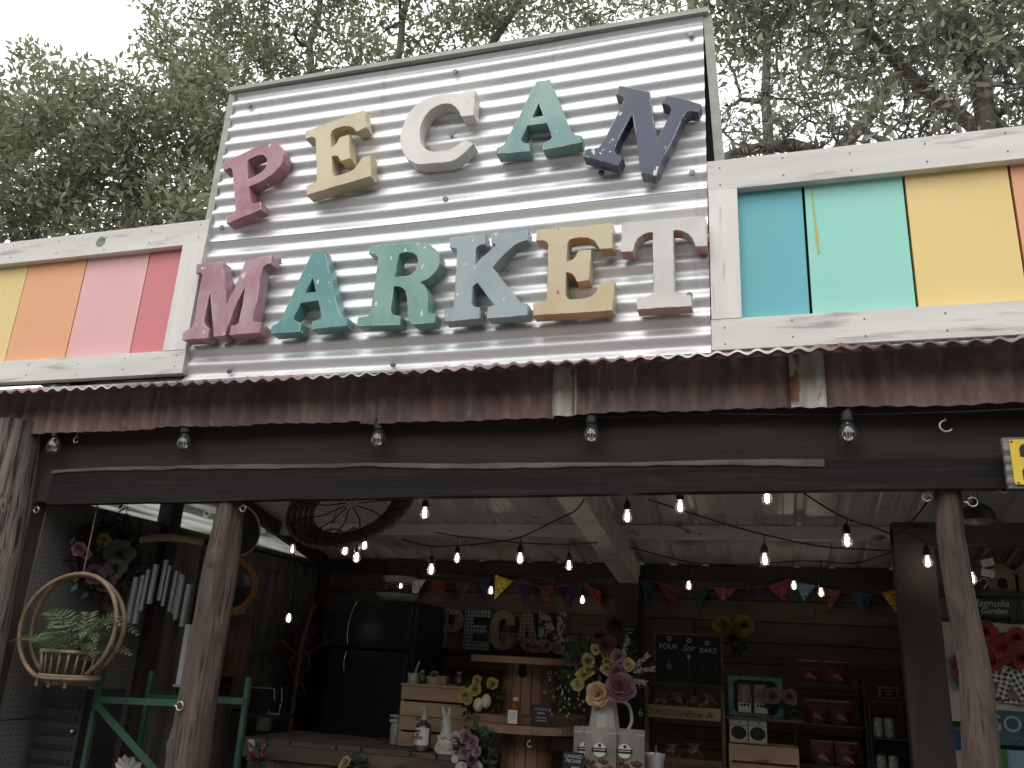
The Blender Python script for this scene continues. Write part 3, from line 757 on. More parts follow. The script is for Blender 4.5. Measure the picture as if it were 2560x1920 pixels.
# ------------------------------------------------------------------ tin sign with its frame
sign = thing('tin_sign', 'big corrugated tin sign board with grey strip frame above the porch', 'sign board', (-1.38, 0, 2.776))
def galv():
    m = bpy.data.materials.new('new galvanised iron'); m.use_nodes = True
    N, Lk = m.node_tree.nodes, m.node_tree.links
    bs = N['Principled BSDF']; bs.inputs['Metallic'].default_value = .62
    tc = N.new('ShaderNodeTexCoord')
    def nz(sc, det):
        mp = N.new('ShaderNodeMapping'); mp.inputs['Scale'].default_value = sc; Lk.new(tc.outputs['Object'], mp.inputs[0])
        n_ = N.new('ShaderNodeTexNoise'); n_.inputs['Scale'].default_value = 1; n_.inputs['Detail'].default_value = det; Lk.new(mp.outputs[0], n_.inputs['Vector']); return n_.outputs[0]
    def mr(s, a, b, c=0., d=1.):
        r = N.new('ShaderNodeMapRange'); r.inputs[1].default_value = a; r.inputs[2].default_value = b; r.inputs[3].default_value = c; r.inputs[4].default_value = d; Lk.new(s, r.inputs[0]); return r.outputs[0]
    vo = N.new('ShaderNodeTexVoronoi'); vo.inputs['Scale'].default_value = 95; Lk.new(tc.outputs['Object'], vo.inputs['Vector'])
    sv = N.new('ShaderNodeSeparateColor'); Lk.new(vo.outputs['Color'], sv.inputs[0])
    c1 = N.new('ShaderNodeMix'); c1.data_type = 'RGBA'; Lk.new(mr(sv.outputs[0], 0, 1, .3, .7), c1.inputs[0])
    c1.inputs[6].default_value = (.78, .78, .79, 1); c1.inputs[7].default_value = (.87, .87, .87, 1)
    # faint rust tears below fixings
    c2 = N.new('ShaderNodeMix'); c2.data_type = 'RGBA'; Lk.new(mr(nz((16, 4, 1.1), 3), .64, .80, 0, .45), c2.inputs[0])
    Lk.new(c1.outputs[2], c2.inputs[6]); c2.inputs[7].default_value = (.46, .36, .26, 1)
    Lk.new(c2.outputs[2], bs.inputs['Base Color'])
    Lk.new(mr(nz((5, 5, 5), 4), .3, .7, .50, .58), bs.inputs['Roughness'])
    bp = N.new('ShaderNodeBump'); bp.inputs['Strength'].default_value = .06; bp.inputs['Distance'].default_value = .002
    Lk.new(nz((7, 7, 7), 3), bp.inputs['Height']); Lk.new(bp.outputs[0], bs.inputs['Normal'])
    return m
m_galv = galv()
PER = .0815
def corr_sheet(z0, z1, yoff, bow):
    zs_ = list(np.arange(z0, z1 + .0005, PER / 14))
    return MB().grid(lambda u, w: (u, yoff + .0098 * math.cos(2 * PI * (w - 2.812) / PER) + bow * math.sin(PI * (u + 2.6) / 2.43) + .0035 * smooth_noise(u * 2.3 + w * 3, 77), w - .006 * math.sin((u + 2.6) * 1.9) * bow / .004),
                     list(np.linspace(-2.605, -.172, 40)), zs_)
obj('tin_sheet', corr_sheet(2.776, 3.53, 0.0, .003), m_galv, sign, smooth=180)
obj('tin_sheet', corr_sheet(3.502, 4.392, -.0035, .004), m_galv, sign, smooth=180)
obj('backing_board', MB().box(-2.585, -.14, .04, .06, 2.79, 4.395), m_void, sign)
mb = MB(); mb.bar((-2.625, -.005, 4.402), (-.145, -.005, 4.408), .050, .024); obj('frame_strip', mb, m_greystrip, sign)
mb = MB(); mb.bar((-2.622, .002, 3.63), (-2.618, .002, 4.388), .020, .040, up=(1, 0, 0)); obj('frame_strip', mb, m_greystrip, sign)
mb = MB(); mb.bar((-.118, .03, 3.63), (-.152, .01, 4.392), .030, .040, up=(1, 0, 0)); obj('frame_strip', mb, m_greystrip, sign)
scr = None
for x, z in ((-2.501, 4.295), (-1.348, 4.303), (-.225, 4.30), (-1.339, 3.941), (-.231, 3.591), (-1.342, 3.599), (-2.533, 3.58), (-.251, 3.03), (-2.175, 3.363), (-1.52, 2.80), (-2.35, 2.81), (-.62, 3.64)):
    if scr is None:
        scr = obj('screw', MB().lathe([(.0001, -.012), (.0085, -.012), (.0095, -.009), (.0125, -.006), (.013, 0), (.0001, .001)], n=12).xf(Matrix.Rotation(-PI / 2, 4, 'X')).xf(Matrix.Scale(-1, 4, (0, 1, 0))), m_screw, sign, smooth=40, world=False)
        s_ = scr
    else:
        s_ = share(scr, 'screw', sign, (0, 0, 0))
    s_.location = (x + 1.38, -.013, z - 2.776)

# ------------------------------------------------------------------ painted board panels either side
def paint(name, rgb):
    c = srgb(*rgb)
    return pm(name, c, tuple(min(1, q * 1.06) for q in c), rough=.5, scale=(2, 2, 1.2), bump=.12, bscale=(70, 70, 5), bdist=.001,
              c3=tuple(q * .72 for q in c), c3scale=(22, 22, 30), c3lo=.78, c3hi=.80)
def panel(name, label, x0, x1, stile, planks, zt, zb):
    t = thing(name, label, 'painted panel', ((x0 + x1) / 2, 0, zb[0]))
    obj('backing', MB().box(x0 + .01, x1 - .01, .055, .06, zb[0] + .01, zt[1] - .01), m_void, t)
    for a, b, nm, rgb, lab, sl in planks:
        p = obj('plank', MB().prism([(a + .002, zb[1] - .05), (b - .002 + sl[0], zb[1] - .05), (b - .002 + sl[1], zt[0] + .05), (a + .002, zt[0] + .05)], .004 + .003 * random.random(), .05), paint(nm, rgb), t)
        p['label'] = lab
    obj('top_rail', MB().box(x0, x1, -.034, .012, zt[0], zt[1]), m_white, t)
    obj('bottom_rail', MB().box(x0, x1, -.034, .012, zb[0], zb[1]), m_white, t)
    obj('stile', MB().box(stile[0], stile[1], -.036, .012, zb[1] + .001, zt[0] - .001), m_whitev, t)
    nails = [(x0 + .04 + i * ((x1 - x0 - .08) / 7), z_) for i in range(8) for z_ in (zb[0] + .03, zb[1] - .03, zt[0] + .03, zt[1] - .03)]
    first = None
    for x, z_ in nails:
        if first is None:
            first = obj('nail', MB().lathe([(.0001, 0), (.0032, 0), (.0030, .002), (.0001, .0025)], n=8).xf(Matrix.Rotation(PI / 2, 4, 'X')), m_screwd, t, world=False)
            s = first
        else:
            s = share(first, 'nail', t, (0, 0, 0))
        s.location = (x + .013 * math.sin(x * 91) - t.location.x, -.034 - t.location.y, z_ + .008 * math.sin(x * 57) - t.location.z)
    return t
pl = panel('painted_panel', 'white framed board panel in yellow, orange, pink and red left of the tin sign', -4.75, -2.592, (-2.724, -2.594),
      [(-4.72, -3.735, 'pale yellow board paint', (226, 202, 138), 'pale yellow plank', (0, 0)), (-3.733, -3.347, 'apricot board paint', (230, 168, 124), 'apricot orange plank', (0, 0)),
       (-3.345, -2.953, 'candy pink board paint', (228, 176, 176), 'candy pink plank', (0, 0)), (-2.949, -2.70, 'coral red board paint', (208, 124, 128), 'coral red plank', (0, 0))],
      (3.488, 3.618), (2.806, 2.922))
obj('knot', MB().lathe([(.0001, -.0020), (.028, -.0016), (.030, 0)], n=16).xf(Matrix.Translation((-3.245, -.0345, 3.558)) @ Matrix.Rotation(PI / 2, 4, 'X')), m_knot, pl)
pr = panel('painted_panel', 'white framed board panel in teal, mint, yellow and orange right of the tin sign', -.168, 1.75, (-.166, -.052),
      [(-.06, .200, 'teal board paint', (102, 178, 186), 'teal blue plank', (0, 0)), (.207, .571, 'mint board paint', (150, 214, 198), 'mint green plank with a yellow drip', (0, 0)),
       (.577, .935, 'mustard board paint', (228, 200, 132), 'mustard yellow plank', (0, 0)), (.941, 1.74, 'orange board paint', (226, 164, 126), 'orange plank', (0, 0))],
      (3.480, 3.620), (2.781, 2.908))
mb = MB()
dr = [(.2365, 3.46, .003), (.238, 3.38, .005), (.241, 3.30, .006), (.243, 3.25, .012), (.245, 3.20, .007), (.2455, 3.175, .008)]
vs, fs = [], []
for x, z, w in dr: vs += [(x - w / 2, .0030, z), (x + w / 2, .0030, z)]
for i in range(len(dr) - 1): fs.append((i * 2, i * 2 + 2, i * 2 + 3, i * 2 + 1))
obj('paint_drip', mb.add(vs, fs), pm('dried yellow varnish', srgb(186, 172, 84), rough=.4), pr)

# ------------------------------------------------------------------ enamel letters on the sign
ENAMEL = {  # colour pairs put a cloudy face sheen into the enamel
    'P': ((186, 138, 148), (160, 84, 96), 'dusky rose capital P, tilted, left end of the upper row'),
    'E': ((226, 210, 176), (212, 194, 156), 'cream capital E, tilted, beside the rose P in the upper row'),
    'C': ((226, 222, 214), (214, 209, 200), 'ivory white capital C in the middle of the upper row'),
    'A': ((120, 164, 158), (156, 186, 178), 'pale teal capital A with a sheen mixed into its colour in the upper row'),
    'N': ((72, 82, 104), (62, 72, 94), 'slate navy capital N with white chips, right end of the upper row'),
    'M': ((194, 158, 168), (170, 116, 130), 'dusty pink capital M at the left end of the lower row'),
    'A2': ((92, 154, 152), (130, 178, 172), 'deep teal capital A in the lower row'),
    'R': ((112, 166, 150), (148, 182, 172), 'sea green capital R in the lower row'),
    'K': ((166, 182, 184), (152, 168, 172), 'grey blue capital K in the lower row'),
    'E2': ((218, 202, 164), (208, 188, 148), 'cream capital E between the K and T in the lower row'),
    'T': ((220, 216, 210), (206, 200, 194), 'white capital T with pink underside at the right end of the lower row'),
}
LD = .070
for k, (lx, lz, loops) in LETTERS.items():
    a, b, lab = ENAMEL[k]
    rust = srgb(104, 66, 46); bare = srgb(220, 210, 192)
    kd = .95 if k in ('C', 'T') else .82
    m = pm('enamel ' + k, srgb(*a, kd), srgb(*b, kd), rough=.26, scale=(5.5, 5.5, 4.2), lo=.42, hi=.66, detail=3, rough2=.46,
           c3=bare if k in 'NAA2RKMP' else srgb(132, 92, 66), c3scale=(30, 30, 17), c3lo=.675 if k in 'NAA2RKMP' else .72, c3hi=.69 if k in 'NAA2RKMP' else .735, edge=(bare, rust), edge_lo=.40 if k not in 'CET' else .46, bump=.06, bscale=(9, 9, 9), bdist=.006, spec=.5)
    lps = [[(x / 1000, z / 1000) for x, z in lp] for lp in loops]
    me = curve_mesh('letter', lps, LD, .0012, m)
    o = put('sign_letter', me, None, (lx, -.09 + LD / 2, lz))
    if k in ('T', 'E2'):                     # undersides brushed another colour
        me.materials.append(pm('underside ' + k, srgb(214, 160, 160) if k == 'T' else srgb(222, 176, 140), srgb(196, 140, 140) if k == 'T' else srgb(206, 152, 116), rough=.4, scale=(9, 9, 9)))
        for pg in me.polygons:
            if pg.normal.z < -.9 and pg.area > .0006: pg.material_index = 1
    tag(o, lab, 'letter', 'enamel letters of the sign')

# ------------------------------------------------------------------ yellow plate on a weathered board, cut by the frame's edge
t = thing('hanging_sign', 'yellow enamel plate with black lettering on a weathered board at the right edge', 'sign', (.96, -.0, 2.244))
obj('board', MB().box(.792, 1.16, .004, .028, 2.244, 2.42), pm('cracked silver board', srgb(150, 146, 140), srgb(84, 80, 76), rough=.9, scale=(3, 20, 60), lo=.4, hi=.6, bump=.8, bscale=(4, 40, 120), bdist=.004), t)
m_yel = pm('yellow enamel plate', srgb(236, 204, 84), srgb(228, 190, 70), rough=.3, scale=(6, 6, 6), c3=srgb(130, 90, 40), c3scale=(26, 26, 26), c3lo=.72, c3hi=.75)
def rrect(x0, x1, z0, z1, r, n=5):
    out = []
    for cx_, cz_, a0 in ((x1 - r, z1 - r, 0), (x0 + r, z1 - r, 90), (x0 + r, z0 + r, 180), (x1 - r, z0 + r, 270)):
        for i in range(n + 1):
            a = R(a0 + 90 * i / n)
            out.append((cx_ + r * math.cos(a), cz_ + r * math.sin(a)))
    return out
pt = obj('plate', MB().prism(rrect(.811, 1.14, 2.256, 2.411, .006), -.001, .003), m_yel, t)
m_blk = pm('black enamel', (.02, .02, .022), (.05, .05, .055), rough=.25, scale=(30, 30, 30))
for z0 in (2.350, 2.272):
    for xa in (.838, .93, 1.02):
        obj('glyph', MB().prism([(xa, z0), (xa, z0 + .030), (xa + .006, z0 + .040), (xa + .016, z0 + .046), (xa + .05, z0 + .046), (xa + .05, z0 + .032), (xa + .03, z0 + .030), (xa + .03, z0)], -.0022, -.0008), m_blk, pt)
for x, z in ((.818, 2.404), (.822, 2.262), (1.132, 2.404), (1.132, 2.262)):
    obj('nail', MB().ball((x, -.001, z), .004, 8, 4), m_screwd, pt)

# ------------------------------------------------------------------ hooks and screw eyes
def hook(name, label, path, r=.0032, group='hooks and screw eyes'):
    o = obj(name, MB().tube(path, r, 8), m_steel, smooth=180)
    return tag(o, label, 'hook', group)
def cup(x, y, z, s=1.0, flip=1):
    pts = [(x, y, z + .030 * s), (x, y, z + .018 * s)]
    for i in range(13):
        a = R(90 + 20 * i)
        pts.append((x + flip * .014 * s * (math.cos(a)), y - .002, z + .014 * s * math.sin(a)))
    return pts
def eye(x, y, z, dx, s=1.0):
    pts = [(x, y, z), (x + dx * .012 * s, y - .003, z)]
    for i in range(15):
        a = R(180 + 24 * i) if dx > 0 else R(24 * i)
        pts.append((x + dx * (.012 + .014) * s + .014 * s * math.cos(a), y - .003, z + .014 * s * math.sin(a)))
    return pts
hook('cup_hook', 'small white cup hook under the valance near the left log post', cup(-3.20, .045, 2.515, 1.0))
hook('cup_hook', 'large pale cup hook on the beam under the valance at the right', cup(.632, .05, 2.478, 1.5), .0042)
hook('screw_eye', 'screw eye on the dark post beside the left log post', eye(-3.385, .06, 2.175, 1))
hook('screw_eye', 'screw eye on the left side of the middle cedar post top', eye(-2.40, .10, 2.165, -1))
hook('screw_eye', 'screw eye on the right side of the middle cedar post top', eye(-2.265, .10, 2.19, 1))
hook('screw_eye', 'screw eye on the left side of the right cedar post', eye(.580, .10, 2.232, -1))
hook('screw_eye', 'screw eye on the right side of the right cedar post', eye(.668, .10, 2.215, 1, 1.15))
hook('screw_eye', 'dark screw eye low on the front of the middle cedar post', eye(-2.395, .05, 1.355, 1, 1.2))
hook('cup_hook', 'cup hook below the beam near the yellow plate', cup(.800, .10, 2.262, 1.0))

# ------------------------------------------------------------------ trees behind the shed
LEAF_V = np.array([(0, 0, 0), (.34, -.19, .05), (.34, .19, .05), (.45, 0, -.02), (1.0, 0, .03)])
LEAF_F = np.array([(0, 1, 3), (0, 3, 2), (1, 4, 3), (3, 4, 2)])
def leaf_mat(name, a, b, tr):
    m = bpy.data.materials.new(name); m.use_nodes = True
    N, Lk = m.node_tree.nodes, m.node_tree.links
    N.remove(N['Principled BSDF'])
    ge = N.new('ShaderNodeNewGeometry')
    mx = N.new('ShaderNodeMix'); mx.data_type = 'RGBA'
    Lk.new(ge.outputs['Random Per Island'], mx.inputs[0])
    mx.inputs[6].default_value = (*a, 1); mx.inputs[7].default_value = (*b, 1)
    df = N.new('ShaderNodeBsdfDiffuse'); Lk.new(mx.outputs[2], df.inputs[0])
    t_ = N.new('ShaderNodeBsdfTranslucent'); Lk.new(mx.outputs[2], t_.inputs[0])
    ms = N.new('ShaderNodeMixShader'); ms.inputs[0].default_value = tr
    gl = N.new('ShaderNodeBsdfGlossy'); gl.inputs['Roughness'].default_value = .4
    m3 = N.new('ShaderNodeMixShader'); m3.inputs[0].default_value = .05
    Lk.new(df.outputs[0], ms.inputs[1]); Lk.new(t_.outputs[0], ms.inputs[2])
    Lk.new(ms.outputs[0], m3.inputs[1]); Lk.new(gl.outputs[0], m3.inputs[2]); Lk.new(m3.outputs[0], N['Material Output'].inputs[0])
    return m
m_leaf = leaf_mat('olive oak leaf', srgb(106, 111, 86), srgb(148, 151, 118), .45)
m_leaf2 = leaf_mat('grey green oak leaf', srgb(110, 112, 92), srgb(152, 152, 126), .45)
m_twig = pm('grey oak bark', srgb(112, 107, 101), srgb(80, 75, 71), rough=.9, scale=(10, 10, 3), bump=.5, bscale=(30, 30, 8), bdist=.01)

def tree(label, base, limbs, blobs, n_sub, n_twig, n_leaf, leaf_len, seed, mat, spread=.34, bare=0.0, bare_z=None):
    """limbs: hand-laid polylines (first is the trunk); blobs: (centre, radii, weight) the crown fills"""
    rg = np.random.default_rng(seed)
    t = thing('oak_tree', label, 'tree', base, 'oaks behind the shed')
    nodes, rads = [], []
    mb = MB()
    for li, (pts, r0, r1) in enumerate(limbs):
        P = [Vector(p) for p in pts]
        dense = []
        for i in range(len(P) - 1):
            for s in range(7):
                f = s / 7
                q = P[i].lerp(P[i + 1], f)
                q = q + Vector((smooth_noise(q.z * 1.3 + i, seed + li), smooth_noise(q.x * 1.1 + 5, seed + li + 3), smooth_noise(q.z + q.x, seed + li + 6))) * (.12 if li else .06)
                dense.append(q)
        dense.append(P[-1])
        rr = [r0 + (r1 - r0) * i / (len(dense) - 1) for i in range(len(dense))]
        mb.tube(dense, rr, 8, cap=False)
        for q, r in zip(dense, rr):
            nodes.append(tuple(q)); rads.append(r)
    obj('trunk', mb, m_twig, t, smooth=180)
    W = np.array([b[2] for b in blobs], float); W /= W.sum()
    def sample(n, shell=.45):
        idx = rg.choice(len(blobs), n, p=W)
        d = rg.normal(size=(n, 3)); d /= np.linalg.norm(d, axis=1)[:, None]
        rad = rg.random(n) ** shell
        c = np.array([blobs[i][0] for i in idx]); r = np.array([blobs[i][1] for i in idx])
        return c + d * rad[:, None] * r
    def connect(targets, rmax, rmin, sides, wob, steps):
        m_ = MB()
        A = np.array(nodes); 
        new, nr = [], []
        order = np.argsort([np.min(((A - q) ** 2).sum(1)) for q in targets])
        for oi_ in order:
            q = targets[oi_]
            A = np.array(nodes + new) if len(new) < 4000 else A
            j = int(np.argmin(((A - q) ** 2).sum(1)))
            a = A[j]
            L_ = np.linalg.norm(q - a)
            if L_ < .05: continue
            side = rg.normal(size=3) * L_ * wob
            side[2] -= .06 * L_
            r_a = min(rmax, (rads + nr)[j] * .75)
            pts = []
            for s in range(steps + 1):
                f = s / steps
                p = a + (q - a) * f + side * math.sin(PI * f) + rg.normal(size=3) * L_ * .02 * (0 < s < steps)
                pts.append(p)
            rs = [r_a + (rmin - r_a) * (s / steps) for s in range(steps + 1)]
            m_.tube(pts, rs, sides, cap=False)
            for p, r in zip(pts[1:], rs[1:]):
                new.append(tuple(p)); nr.append(r)
        nodes.extend(new); rads.extend(nr)
        return m_
    br_ = obj('branches', connect(sample(n_sub, .6), .05, .014, 6, .16, 6), m_twig, t, smooth=180); br_['kind'] = 'stuff'
    tw = sample(n_twig, .42)
    tb = MB()
    A = np.array(nodes); RA = np.array(rads)
    for q in tw:
        j = int(np.argmin(((A - q) ** 2).sum(1)))
        a = A[j]; L_ = np.linalg.norm(q - a)
        side = rg.normal(size=3) * L_ * .14
        pts = [a + (q - a) * f + side * math.sin(PI * f) for f in (0, .35, .7, 1.0)]
        r_a = min(.012, RA[j] * .7)
        tb.tube(pts, [r_a, r_a * .7, r_a * .5, .0025], 4, cap=False)
        for _ in range(2):
            f = rg.uniform(.3, .95); b0 = a + (q - a) * f + side * math.sin(PI * f)
            d = rg.normal(size=3); d /= np.linalg.norm(d); d[2] += .2
            tb.tube([b0, b0 + d * spread * .5, b0 + d * spread * .95 + rg.normal(size=3) * .05], [.005, .0035, .002], 3, cap=False)
    tg = obj('twigs', tb, m_twig, t); tg['kind'] = 'stuff'
    # leaves, clumped round the twig ends
    pb = np.full(len(tw), bare)
    if bare_z is not None: pb = np.where(tw[:, 2] < bare_z, np.maximum(bare, .80), bare)
    keep = tw[rg.random(len(tw)) >= pb]
    dens = rg.gamma(3.0, 1 / 3.0, len(keep)); dens /= dens.sum()
    own = rg.choice(len(keep), n_leaf, p=dens)
    off = rg.normal(size=(n_leaf, 3)); off *= (rg.random(n_leaf) ** .5 * spread / np.linalg.norm(off, axis=1))[:, None]
    off[:, 2] *= .8
    pos = keep[own] + off
    d = off / (np.linalg.norm(off, axis=1)[:, None] + 1e-6) * .7 + rg.normal(size=(n_leaf, 3)) * .75
    d[:, 2] += .15
    d /= np.linalg.norm(d, axis=1)[:, None]
    up = rg.normal(size=(n_leaf, 3)) * .75; up[:, 2] += .8
    s = np.cross(d, up); s /= np.linalg.norm(s, axis=1)[:, None]
    u = np.cross(s, d)
    ln = leaf_len * rg.uniform(.6, 1.25, n_leaf)
    wd = ln * rg.uniform(.85, 1.25, n_leaf)
    V = pos[:, None, :] + LEAF_V[None, :, 0, None] * d[:, None, :] * ln[:, None, None] + LEAF_V[None, :, 1, None] * s[:, None, :] * wd[:, None, None] + LEAF_V[None, :, 2, None] * u[:, None, :] * ln[:, None, None]
    F = LEAF_F[None] + (np.arange(n_leaf) * 5)[:, None, None]
    V = V.reshape(-1, 3) - np.array(base); F = F.reshape(-1, 3)
    me = bpy.data.meshes.new('leaves')
    me.vertices.add(len(V)); me.vertices.foreach_set('co', V.astype(np.float32).ravel())
    me.loops.add(F.size); me.loops.foreach_set('vertex_index', F.astype(np.int32).ravel())
    me.polygons.add(len(F)); me.polygons.foreach_set('loop_start', np.arange(0, F.size, 3, dtype=np.int32))
    me.update(calc_edges=True); me.materials.append(mat)
    lo = bpy.data.objects.new('crown', me); COL.objects.link(lo); lo.parent = t
    lo['kind'] = 'stuff'
    return t

tree('leafy oak behind the left painted panel, crown below the open sky', (-8.6, 5.2, 0),
     [([(-8.6, 5.2, 0), (-8.5, 5.1, 2.6), (-8.2, 5.0, 4.6), (-8.0, 4.9, 6.6), (-8.4, 4.9, 8.2)], .26, .07),
      ([(-8.3, 5.0, 4.0), (-9.6, 5.0, 5.6), (-11.0, 5.2, 8.6)], .11, .04),
      ([(-8.2, 5.0, 4.6), (-7.2, 5.0, 5.8), (-6.3, 5.0, 6.9), (-5.9, 4.9, 8.1)], .10, .03)],
     [((-10.5, 5.0, 8.6), (1.9, 1.0, 1.35), 3), ((-8.7, 4.8, 8.0), (1.4, 1.0, 1.25), 2.6), ((-11.7, 5.2, 9.3), (1.2, .8, 1.0), 1.4), ((-7.0, 4.9, 7.6), (1.3, .9, 1.5), 2.4), ((-9.4, 5.0, 6.9), (2.5, 1.0, .9), 2.4), ((-6.8, 4.8, 6.3), (1.4, .9, .9), 1.5)],
     130, 640, 27000, .128, 101, m_leaf)
tree('tall oak with forked dark limbs rising behind the tin sign', (-4.6, 6.4, 0),
     [([(-4.6, 6.4, 0), (-4.7, 6.4, 4.0), (-5.0, 6.3, 7.0), (-5.3, 6.2, 9.3)], .24, .08),
      ([(-5.0, 6.3, 7.0), (-6.2, 6.1, 8.9), (-6.4, 6.0, 10.6), (-6.3, 6.0, 12)], .09, .035),
      ([(-5.2, 6.2, 8.6), (-5.0, 6.1, 9.9), (-4.6, 6.0, 11.4)], .09, .035),
      ([(-6.0, 6.1, 8.6), (-7.6, 6.0, 9.6), (-8.8, 5.8, 10.4)], .08, .03),
      ([(-4.9, 6.3, 7.6), (-3.6, 6.1, 9.6), (-2.6, 6.0, 11.0)], .10, .035)],
     [((-7.6, 5.8, 9.6), (1.4, 1.0, 1.3), 2.6), ((-8.3, 5.7, 10.8), (1.2, .9, 1.0), 1.5), ((-6.6, 5.8, 11.0), (1.2, .9, .9), 1.5), ((-5.2, 6.0, 9.4), (1.5, .9, .6), 1.2), ((-4.2, 6.0, 10.9), (1.4, .9, .8), 1.3), ((-2.4, 6.0, 10.4), (1.6, .9, .9), 1.3), ((-6.9, 5.8, 8.3), (1.0, .8, .9), 1.0)],
     140, 560, 19000, .124, 202, m_leaf, bare=.2)
tree('oak with bare tangled twigs behind the right painted panel', (2.9, 5.6, 0),
     [([(2.9, 5.6, 0), (2.8, 5.5, 3.6), (2.5, 5.4, 6.4), (2.3, 5.3, 8.4), (2.4, 5.3, 10)], .2, .05),
      ([(2.7, 5.5, 4.6), (1.6, 5.3, 6.4), (.5, 5.2, 7.1), (-.25, 5.1, 6.9)], .14, .05),
      ([(2.4, 5.4, 7.2), (1.3, 5.3, 8.6), (.6, 5.2, 9.8)], .08, .03),
      ([(2.6, 5.5, 6.0), (3.8, 5.5, 7.4), (4.6, 5.5, 8.6)], .09, .03)],
     [((1.5, 5.2, 7.4), (1.9, .9, 1.1), 3), ((.6, 5.1, 8.8), (1.2, .8, .9), 1.6), ((2.6, 5.2, 8.6), (1.5, .9, 1.0), 2.4), ((3.4, 5.3, 7.4), (1.2, .8, 1.1), 2), ((-.1, 5.1, 9.2), (.9, .7, .9), 1.0), ((.2, 5.1, 7.1), (.8, .6, .6), .7)],
     230, 1150, 8000, .135, 303, m_leaf2, bare=.45, bare_z=7.9)
tree('broad oak further back filling the gaps between the nearer crowns', (.6, 9.5, 0),
     [([(.6, 9.5, 0), (.5, 9.5, 5), (.2, 9.4, 9.0), (.4, 9.3, 12)], .2, .06),
      ([(.4, 9.4, 7.0), (-1.6, 9.3, 10.0), (-3.2, 9.2, 12.2)], .14, .04),
      ([(.3, 9.4, 8.0), (2.2, 9.3, 10.6), (3.6, 9.2, 12.4)], .14, .04)],
     [((-2.6, 9.2, 12.4), (2.4, 1.0, 1.6), 1.2), ((1.2, 9.2, 11.2), (2.4, 1.0, 1.7), 2.2), ((3.4, 9.2, 10.8), (2.0, 1.0, 1.8), 2)],
     90, 420, 4500, .14, 404, m_leaf2, bare=.3, spread=.42)

# ------------------------------------------------------------------ string lights
def thin_glass(glow_mix):
    m = bpy.data.materials.new('thin clear glass'); m.use_nodes = True
    N, Lk = m.node_tree.nodes, m.node_tree.links
    tr = N.new('ShaderNodeBsdfTransparent'); gl = N.new('ShaderNodeBsdfGlossy'); gl.inputs['Roughness'].default_value = .04
    lw_ = N.new('ShaderNodeLayerWeight'); lw_.inputs[0].default_value = .5
    ms = N.new('ShaderNodeMixShader'); Lk.new(lw_.outputs['Fresnel'], ms.inputs[0]); Lk.new(tr.outputs[0], ms.inputs[1]); Lk.new(gl.outputs[0], ms.inputs[2])
    tr.inputs[0].default_value = (.93, .93, .92, 1)
    df = N.new('ShaderNodeBsdfDiffuse'); df.inputs[0].default_value = (.8, .8, .78, 1)
    m2 = N.new('ShaderNodeMixShader'); m2.inputs[0].default_value = glow_mix   # diffuse film added so the glass shows and glows
    Lk.new(ms.outputs[0], m2.inputs[1]); Lk.new(df.outputs[0], m2.inputs[2]); Lk.new(m2.outputs[0], N['Material Output'].inputs[0])
    return m
m_glass = thin_glass(.05)
m_glass_clean = thin_glass(0.014)
m_fil = pm('glowing filament', (.9, .8, .6), rough=.5, emit=(1.0, .91, .76), estr=30.0)
m_fil0 = pm('unlit filament', srgb(196, 170, 120), rough=.4, metal=.4)
m_sock = pm('black bakelite socket', (.016, .016, .016), rough=.45)
BULB = [(.0001, -.050), (.010, -.0485), (.0175, -.042), (.0215, -.032), (.0215, -.021), (.018, -.010), (.0135, 0), (.0125, .006)]
SOCK = [(.0125, .004), (.0165, .006), (.0165, .022), (.014, .034), (.008, .046), (.004, .052), (.0001, .053)]
mesh_bulb = mesh_of('bulb', MB().lathe(BULB, n=16), m_glass, 180)
mesh_bulb_lit = mesh_of('bulb', MB().lathe(BULB, n=16), m_glass_clean, 180)
mesh_sock = mesh_of('socket', MB().lathe(SOCK, n=12), m_sock, 50)
_f = MB()
_f.tube([(-.003, 0, -.040), (-.004, 0, -.008)], .0042, 6); _f.tube([(.003, .002, -.040), (.004, .002, -.008)], .0042, 6)
mesh_fil = mesh_of('filament', _f, m_fil, 180)
_f0 = MB(); _f0.tube([(-.003, 0, -.036), (-.004, 0, -.006)], .0012, 6); _f0.tube([(.003, .002, -.036), (.004, .002, -.006)], .0012, 6)
mesh_fil0 = mesh_of('filament', _f0, m_fil0, 180)
def hang_bulb(t, top, pos, lit, s=1.0, watts=.26):
    """socket and bulb on a short drop from the cord; pos is the middle of the glass"""
    base = wloc(t)
    p = Vector(pos) + Vector((0, 0, .025 * s)) - base
    sk = put('socket', mesh_sock, t, p); sk.scale = (s, s, s)
    drop = obj('drop', MB().tube([top, (pos[0], pos[1], pos[2] + (.025 + .05) * s)], .0028, 6), m_cord, t)
    b = put('bulb', mesh_bulb_lit if lit else mesh_bulb, t, p); b.scale = (s, s, s)
    put('filament', mesh_fil if lit else mesh_fil0, b, (0, 0, 0))
    if lit:
        ld = bpy.data.lights.new('bulb_light', 'POINT'); ld.energy = watts; ld.shadow_soft_size = .012; ld.color = (1.0, .87, .70)
        lo = bpy.data.objects.new('bulb_light', ld); COL.objects.link(lo); lo.parent = t; lo.location = p + Vector((0, 0, -.026 * s))
def sagged(pts, sub=5):
    out = []
    P = [Vector(p) for p in pts]
    for i in range(len(P) - 1):
        a, b, c, d = P[max(i - 1, 0)], P[i], P[i + 1], P[min(i + 2, len(P) - 1)]
        for k in range(sub):
            u = k / sub
            out.append(.5 * ((2 * b) + (c - a) * u + (2 * a - 5 * b + 4 * c - d) * u * u + (3 * b - a - 3 * c + d) * u ** 3))
    out.append(P[-1])
    return out
